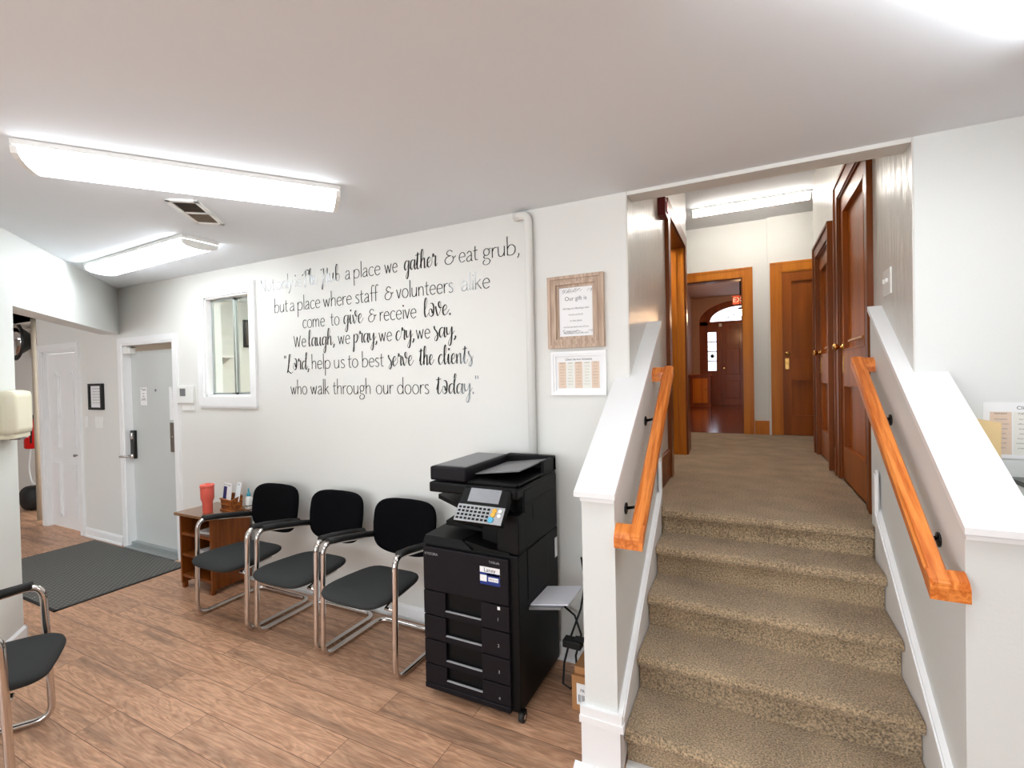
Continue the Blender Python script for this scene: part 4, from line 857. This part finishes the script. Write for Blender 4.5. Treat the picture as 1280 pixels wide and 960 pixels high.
# ------------------------------------------------------------------ side table and what stands on it
TX0, TX1, TY0, TY1, TT = -4.17, -3.735, 2.24, 2.57, .615
t = thing('side_table', 'small open-fronted brown wooden shelf table beside the grey door', 'table', ((TX0+TX1)/2, (TY0+TY1)/2, 0))
b = mb('table_top_wood').box(TX0-.02, TX1+.015, TY0-.02, TY1+.01, TT-.022, TT, .006); b.build('table_top', t, world=True)
for x in (TX0+.015, TX1-.025):
    mb('table_wood').box(x, x+.02, TY0+.005, TY1, .04, TT-.022).build('side_panel', t, world=True)
mb('table_wood').box(TX0+.03, TX1-.02, TY1-.012, TY1, .08, TT-.022).build('back_panel', t, world=True)
for z in (.445, .275, .105): mb('table_wood').box(TX0+.034, TX1-.024, TY0+.01, TY1-.012, z-.014, z+.008).build('shelf', t, world=True)
for x in (TX0+.02, TX1-.05):
    for y in (TY0+.01, TY1-.05): mb('table_wood').prism([(x, y), (x+.03, y), (x+.03, y+.03), (x, y+.03)], 'z', 0, .045).build('leg', t, world=True)
def sheets(x, y, z, rz, n, label):
    b = mb('paper')
    for i in range(n): b.box(-.1+.004*(i % 2), .1+.004*(i % 3), -.07, .07, i*.004, i*.004+.003)
    o = b.build('paper_stack'); o.location = (x, y, z); o.rotation_euler = (0, 0, rz); tag(o, label, 'papers')
sheets(-3.90, 2.36, .4535, .1, 4, 'thin stack of white papers on the upper shelf of the side table')
sheets(-3.89, 2.36, .2835, -.12, 7, 'thicker pile of white papers on the middle shelf of the side table')
t = thing('tumbler', 'tall coral tumbler with lid on the side table', 'cup', (-3.915, 2.33, TT))
b = mb('coral').lathe([(.034, 0), (.036, .006), (.037, .085), (.042, .10), (.048, .115), (.0495, .205), (.049, .208)], seg=28); b.build('body', t)
b = mb('coral').lathe([(.051, .206), (.052, .212), (.052, .224), (.044, .230), (.018, .231)], seg=28); b.box(-.012, .022, -.01, .01, .23, .238, .003); b.build('lid', t)
t = thing('brochure_box', 'carved wooden holder for leaflets on the side table', 'holder', (-3.80, 2.455, TT), math.radians(-8))
b = mb('box_wood')
b.hexa([(-.075, -.045, .012), (.075, -.045, .012), (.075, -.037, .012), (-.075, -.037, .012)], [(-.082, -.05, .095), (.082, -.05, .095), (.082, -.042, .097), (-.082, -.042, .097)])
b.hexa([(-.075, .037, .012), (.075, .037, .012), (.075, .045, .012), (-.075, .045, .012)], [(-.082, .042, .123), (.082, .042, .123), (.082, .05, .125), (-.082, .05, .125)])
for q in (-1, 1): b.hexa([(q*.067, -.037, .012), (q*.075, -.037, .012), (q*.075, .037, .012), (q*.067, .037, .012)], [(q*.074, -.042, .097), (q*.082, -.042, .097), (q*.082, .042, .123), (q*.074, .042, .123)])
b.box(-.085, .085, -.055, .05, 0, .014, .004); b.box(-.088, .088, -.056, -.044, .09, .10, .003)
b.build('box', t)
b = mb('box_wood')
for i in range(5): b.lathe([(.012, 0), (.008, -.006), (.002, -.008)], -.056+.028*i, -.049, 8, .055, 'y')
b.build('carving', t)
def leaflet(x, y, lean, m, label, words_):
    t2 = thing('leaflet', label, 'leaflet', (x, y, TT+.075), math.radians(-8))
    b = mb('paper').box(-.036, .036, -.002, .002, 0, .15); b.mat(m)
    if m != 'paper': b.box(-.033, .033, -.0026, -.002, .012, .12)
    o = b.build('sheet', t2); o.rotation_euler = (lean, 0, 0)
    k = text(t2, words_, 0, -.0034, .13, .016, 'ink', world=False); k.rotation_euler = (lean, 0, 0)
    return t2
leaflet(-3.842, 2.425, -.12, 'navy', 'white and navy printed leaflet standing at the left in the wooden holder', 'Our Walk')
leaflet(-3.778, 2.412, -.12, 'paper', 'plain white leaflet standing right of the navy one in the wooden holder', 'Needs')
leaflet(-3.745, 2.46, -.2, 'paper', 'white leaflet leaning at the back of the wooden holder', 'Hope')
t = thing('sanitizer_bottle', 'small clear sanitizer bottle with teal pump on the side table', 'bottle', (-3.70, 2.535, TT))
b = mb('white_plastic').lathe([(.026, 0), (.028, .005), (.028, .085), (.018, .10), (.012, .105)], seg=20); b.build('body', t)
mb('ink_grey').lathe([(.0284, .025), (.0284, .034)], seg=20).build('label', t)
mb('teal').lathe([(.014, .105), (.016, .112), (.016, .125), (.006, .13), (.006, .155), (.004, .17)], seg=16).build('pump', t)
# ------------------------------------------------------------------ cantilever chairs
def pillow(outline, thick, nrm_fn, m, n=56):
    b = mb(m); rings = []
    lay = [(.02, .5), (.5, .5), (.8, .48), (.93, .38), (.985, .2), (1.0, 0), (.985, -.2), (.93, -.38), (.8, -.48), (.5, -.5), (.02, -.5)]
    for s_, h in lay: rings.append([b.bm.verts.new(nrm_fn(*outline(k/n*math.tau, s_), h*thick)) for k in range(n)])
    for a, c in zip(rings, rings[1:]):
        for k in range(n): b._f((a[k], a[(k+1) % n], c[(k+1) % n], c[k]), True)
    b._f(rings[0][::-1], True); b._f(rings[-1], True); return b
def sup(t, a, c, p):
    ct, st_ = math.cos(t), math.sin(t); return (a*math.copysign(abs(ct)**(2/p), ct), c*math.copysign(abs(st_)**(2/p), st_))
def make_chair(label, group):
    t = thing('armchair', label, 'chair', (0, 0, 0), 0, group)
    X = .272; r = .0165
    half = [(X-.02, .455, .615), (X, .10, .672), (X, .012, .66), (X, 0, .50), (X, .0, r), (X, .46, r), (X-.03, .50, r)]
    path = [(X-.025, .455, .612), (X, .02, .688), (X, .0, r+.001), (X, .50, r+.001), (-X, .50, r+.001), (-X, .0, r+.001), (-X, .02, .688), (-X+.025, .455, .612)]
    f = fillet(path, [0, .075, .075, .075, .075, .075, .075, 0], 8)
    mb('chrome').tube(f, r, 14, flat=.92, up=(0, 1, 0)).build('frame', t)
    def seat_out(th, s_):
        x, y = sup(th, .238*s_, .235*s_, 5.0); y = -y
        wdt = 1-.17*max(0, (y+.05)/.24)*.9
        return x*wdt, y+.145
    pillow(seat_out, .052, lambda x, y, h: (x, y, .432+h-.012*(y < 0)*(y/.1)**2+.01*(x/.24)**2), 'seat_fabric').build('seat', t)
    def back_out(th, s_):
        x, z = sup(th, .252*s_, .158*s_, 4.6)
        x *= 1-.05*max(0, -z/.158)-.015*max(0, z/.158)
        z2 = z-(.035*(1-(x/.26)**2) if z < 0 else -.006*(1-(x/.26)**2))
        return x, z2
    pillow(back_out, .05, lambda x, z, h: (x, .465+h+.14*z-.55*x*x, .705+z), 'back_fabric').build('backrest', t)
    b = mb('chrome'); b.tube([(-.235+.47*k/14, .492+.14*(-.12)-.55*(-.235+.47*k/14)**2, .578-.03*(1-((-.235+.47*k/14)/.235)**2)) for k in range(15)], .008, 8); b.build('back_strip', t)
    for s_ in (-1, 1):
        pts = [(s_*(X-.003), .055, .690), (s_*(X-.01), .16, .676), (s_*(X-.02), .34, .645), (s_*(X-.026), .44, .623)]
        mb('rubber_black').tube(pts, [.0215, .0235, .0235, .022], 14, flat=.9).build('armrest', t)
        b = mb('chrome'); b.tube([(s_*X, .004, .40), (s_*(X-.06), .006, .40), (s_*(X-.08), .06, .398), (s_*(X-.11), .27, .40)], .009, 8); b.build('seat_support', t)
    return t
CG = 'black chrome-framed armchairs'
ch = make_chair('black cantilever armchair nearest the printer, third in the row along the wall', CG); ch.location = (-2.006, 2.0, 0)
for x, y, rz, lab in ((-2.622, 2.012, 0, 'black cantilever armchair in the middle of the row along the wall'), (-3.247, 2.0, 0, 'black cantilever armchair beside the side table, first in the row'), ):
    c = copy_tree(ch); c.location = (x, y, 0); c.rotation_euler = (0, 0, rz); c['label'] = lab
c = copy_tree(ch); az = math.radians(32); f = Vector((math.sin(az), math.cos(az), 0)); rr = Vector((math.cos(az), -math.sin(az), 0))
pA = Vector((-3.11, 1.07, 0)); pc = pA+rr*.272; c.location = pc; c.rotation_euler = (0, 0, math.pi-az); c['label'] = 'black cantilever armchair cut off at the lower left, facing the row of chairs'
# ------------------------------------------------------------------ the copier
PX0, PX1, PY0, PY1 = -1.53, -.985, 2.0, 2.54
t = thing('copier', 'tall black office copier on casters at the end of the chair row', 'printer', ((PX0+PX1)/2, (PY0+PY1)/2, 0))
B = lambda m: mb(m)
b = B('black_plastic').box(PX0, PX1, PY0+.02, PY1, .045, .80, .006); b.box(PX0+.02, PX1-.02, PY0+.04, PY1-.02, .03, .05); b.build('cabinet', t, world=True)
FW0, FW1 = PX0+.002, PX1-.045
b = B('dark_plastic').box(FW0, FW1, PY0, PY0+.03, .56, .785, .006); fr = b.build('front_cover', t, world=True)
text(fr, 'KYOCERA', PX0+.055, PY0-.0012, .745, .018, 'panel_silver'); text(fr, 'TASKalfa', FW1-.075, PY0-.0012, .755, .016, 'panel_silver')
# four paper drawers, each a wide front with a grip well
zt = .556
for i in range(4):
    z1 = zt-.128*i; z0 = z1-.122
    if i == 3: z0 = .075
    w0, w1 = PX0+.135, PX0+.345
    b = B('dark_plastic'); b.box(FW0, w0, PY0, PY0+.03, z0, z1, .002); b.box(w1, FW1, PY0, PY0+.03, z0, z1, .002); b.box(w0, w1, PY0, PY0+.03, z0, z0+.03); 
    b.mat('gloss_black').box(w0, w1, PY0+.026, PY0+.03, z0+.03, z1)
    dr = b.build('drawer', t, world=True)
    B('panel_silver').box(w0, w1, PY0-.001, PY0+.01, z0+.03, z0+.0335).build('grip', dr, world=True)
    text(dr, str(i+1), FW1-.06, PY0-.0012, z1-.075, .022, 'panel_silver')
B('dark_plastic').box(FW0, FW1, PY0-.004, PY0+.03, .045, .073, .004).build('plinth', t, world=True)
b = B('paper').box(FW1-.062, FW1-.048, PY0-.001, PY0, .535, .55); b.build('power_label', t, world=True)
# service sticker
st = B('paper').box(PX0+.345, PX0+.455, PY0-.0012, PY0-.0002, .648, .734).build('sticker', fr, world=True)
b = B('sticker_blue').box(PX0+.345, PX0+.455, PY0-.0018, PY0-.001, .694, .706); b.box(PX0+.345, PX0+.455, PY0-.0018, PY0-.001, .648, .662); b.box(PX0+.383, PX0+.455, PY0-.0018, PY0-.001, .662, .704); b.build('blue_band', st, world=True)
text(st, 'Laney', PX0+.4, PY0-.0022, .711, .028, 'ink'); B('paper').box(PX0+.392, PX0+.447, PY0-.0022, PY0-.0016, .666, .686).build('id_box', st, world=True)
text(st, 'MC3113', PX0+.42, PY0-.0028, .671, .013, 'ink')
# waist: output tray recess and the right-hand tower
b = B('black_plastic')
b.hexa([(PX0, PY0+.004, .80), (PX0+.30, PY0+.004, .80), (PX0+.30, PY1-.02, .80), (PX0, PY1-.02, .80)], [(PX0+.005, PY0+.02, .838), (PX0+.23, PY0+.02, .838), (PX0+.30, PY1-.02, .86), (PX0+.02, PY1-.02, .86)])
b.prism([(PX0+.23, .80), (PX0+.5, .80), (PX0+.5, .81), (PX0+.40, .815), (PX0+.25, .838)], 'y', PY0+.02, PY0+.3)
b.build('waist', t, world=True)
b = B('black_plastic').hexa([(PX0+.07, PY0+.12, .868), (PX0+.33, PY0+.12, .858), (PX0+.33, PY1-.05, .87), (PX0+.07, PY1-.05, .88)], [(PX0+.07, PY0+.12, .892), (PX0+.33, PY0+.12, .872), (PX0+.33, PY1-.05, .905), (PX0+.07, PY1-.05, .925)]); b.build('output_tray', t, world=True)
b = B('black_plastic').hexa([(PX0-.005, PY0+.16, .995), (PX0+.3, PY0+.1, .925), (PX0+.3, PY1-.05, .93), (PX0-.005, PY1-.12, 1.0)], [(PX0-.005, PY0+.16, 1.018), (PX0+.3, PY0+.1, .945), (PX0+.3, PY1-.05, .95), (PX0-.005, PY1-.12, 1.02)]); b.build('separator_tray', t, world=True)
b = B('black_plastic').box(PX0+.30, PX1, PY0+.10, PY1, .80, 1.10, .008); b.box(PX1-.12, PX1, PY0+.03, PY0+.12, .80, .99, .006); b.build('tower', t, world=True)
b = B('black_plastic').box(PX0+.035, PX1-.002, PY0+.02, PY1, 1.066, 1.12, .012); b.build('scanner', t, world=True)
b = B('black_plastic').box(PX1-.012, PX1+.001, PY0+.13, PY1-.04, 1.02, 1.028); b.box(PX1-.01, PX1+.0015, PY0+.2, PY0+.26, .93, 1.0); b.box(PX1-.01, PX1+.004, PY0+.12, PY1-.15, .55, .80, .004); b.build('side_cover', t, world=True)
b = B('dark_plastic').box(PX0+.035, PX0+.255, PY0+.03, PY1-.02, 1.125, 1.20, .014); ad = b.build('document_feeder', t, world=True)
B('grey_plastic').hexa([(PX0+.05, PY0+.06, 1.2), (PX0+.24, PY0+.06, 1.2), (PX0+.24, PY1-.04, 1.2), (PX0+.05, PY1-.04, 1.2)], [(PX0+.06, PY0+.07, 1.203), (PX0+.23, PY0+.07, 1.203), (PX0+.23, PY1-.05, 1.203), (PX0+.06, PY1-.05, 1.203)]).build('feeder_lid', ad, world=True)
b = B('black_plastic'); b.box(PX0+.25, PX1, PY0+.05, PY1, 1.12, 1.135, .004); b.box(PX1-.02, PX1, PY0+.35, PY1, 1.12, 1.20, .008); b.box(PX0+.25, PX1, PY1-.05, PY1, 1.12, 1.205, .008)
b.box(PX1-.022, PX1, PY0+.05, PY0+.35, 1.12, 1.14, .004); b.build('feeder_base', t, world=True)
b = B('grey_plastic').hexa([(PX0+.26, PY0+.12, 1.155), (PX1-.03, PY0+.12, 1.185), (PX1-.03, PY1-.06, 1.185), (PX0+.26, PY1-.06, 1.155)], [(PX0+.26, PY0+.12, 1.16), (PX1-.03, PY0+.12, 1.192), (PX1-.03, PY1-.06, 1.192), (PX0+.26, PY1-.06, 1.16)]); b.build('feeder_tray', t, world=True)
# tilted control panel
pm_ = Matrix.Translation((PX0+.385, PY0-.035, 1.045)) @ Matrix.Rotation(math.radians(52), 4, 'X')
b = B('black_plastic').box(-.135, .135, -.092, .092, -.03, 0, .012); b.xf(pm_); cpo = b.build('control_panel', t, world=True)
b = B('panel_silver').box(-.128, .128, -.088, -.004, 0, .003, .001); b.xf(pm_); b.build('key_field', cpo, world=True)
b = B('screen').box(-.085, .085, .012, .082, 0, .003); b.xf(pm_); b.build('screen', cpo, world=True)
for r_ in range(4):
    for c_ in range(9):
        x = -.112+c_*.0225; y = -.02-r_*.018
        if x > .05: continue
        b = B('black_plastic' if (r_+c_) % 3 else 'dark_plastic').box(x-.007, x+.007, y-.005, y+.005, .003, .006, .001); b.xf(pm_); b.build('key', cpo, world=True)
for x, y, m, q in ((.078, -.024, 'button_orange', .012), (.075, -.044, 'button_orange', .012), (.07, -.068, 'button_blue', .015), (.108, -.024, 'white_plastic', .01), (.108, -.046, 'white_plastic', .01)):
    b = B(m).lathe([(q, .003), (q, .007), (q*.7, .009)], x, y, 14); b.xf(pm_); b.build('key', cpo, world=True)
b = B('black_plastic').hexa([(PX0+.28, PY0+.08, .98), (PX0+.5, PY0+.08, .98), (PX0+.5, PY0+.1, .98), (PX0+.28, PY0+.1, .98)], [(PX0+.28, PY0-.01, 1.05), (PX0+.5, PY0-.01, 1.05), (PX0+.5, PY0+.1, 1.06), (PX0+.28, PY0+.1, 1.06)]); b.build('panel_arm', t, world=True)
b = B('paper').box(PX1, PX1+.0015, PY1-.045, PY1-.008, .63, .74); b.build('rating_label', t, world=True)
# multi-purpose tray on the right side with paper
b = B('grey_plastic').hexa([(PX1-.01, PY0+.13, .495), (PX1+.17, PY0+.13, .53), (PX1+.17, PY0+.39, .53), (PX1-.01, PY0+.39, .495)], [(PX1-.01, PY0+.13, .507), (PX1+.17, PY0+.13, .54), (PX1+.17, PY0+.39, .54), (PX1-.01, PY0+.39, .507)]); b.build('side_tray', t, world=True)
b = mb('paper_lilac').hexa([(PX1, PY0+.15, .511), (PX1+.20, PY0+.15, .5475), (PX1+.20, PY0+.375, .5475), (PX1, PY0+.375, .511)], [(PX1, PY0+.15, .517), (PX1+.20, PY0+.15, .5535), (PX1+.20, PY0+.375, .5535), (PX1, PY0+.375, .517)])
tag(b.build('paper_stack'), 'white paper lying in the tray on the right side of the copier', 'papers')
for x, y in ((PX0+.06, PY0+.08), (PX1+.002, PY0+.03), (PX0+.06, PY1-.08), (PX1-.04, PY1-.08)):
    pass
    b = B('rubber_black').lathe([(.004, -.012), (.026, -.012), (.028, -.006), (.028, .006), (.026, .012), (.004, .012)], x, y, 18, .028, 'x'); b.mat('chrome').lathe([(.012, .0125), (.012, .014)], x, y, 12, .028, 'x'); b.mat('black_plastic').box(x-.016, x+.016, y-.014, y+.014, .046, .06); b.build('caster', t, world=True)
# cables and boxes behind the copier
o = mb('rubber_black').tube(catm := [Vector(p) for p in [(-.86, 2.585, .62), (-.83, 2.56, .5), (-.85, 2.53, .35), (-.9, 2.5, .2), (-.92, 2.44, .08), (-.9, 2.36, .015), (-.85, 2.34, .012), (-.83, 2.40, .02), (-.86, 2.46, .12), (-.84, 2.5, .22), (-.89, 2.54, .3), (-.96, 2.56, .33)]], .006, 8).build('power_cable')
tag(o, 'black power cord looping down the wall right of the copier', 'cord')
t = thing('power_adapter', 'black plug adapter held by the power cord above the cardboard box', 'adapter', (-.80, 2.42, .17)); b = mb('rubber_black').box(-.9, -.8, 2.36, 2.42, .21, .25, .006); b.box(-.84, -.78, 2.38, 2.41, .25, .262); b.build('body', t, world=True)
t = thing('cardboard_box', 'brown cardboard box with a white label between copier and half wall', 'box', (-.73, 2.36, 0))
b = mb('cardboard').box(-.80, -.65, 2.22, 2.5, 0, .17); b.build('carton', t, world=True); mb('cardboard').box(-.79, -.66, 2.24, 2.48, .17, .205).build('flap', t, world=True)
lb = mb('paper').box(-.775, -.66, 2.2185, 2.22, .03, .135).build('label', t, world=True)
text(lb, 'FRAGILE', -.715, 2.2178, .095, .022, 'ink'); b = mb('ink')
for k in range(14): b.box(-.765+.007*k, -.765+.007*k+(.002 if k % 3 else .004), 2.2176, 2.2182, .045, .08)
b.build('bar_code', lb, world=True)
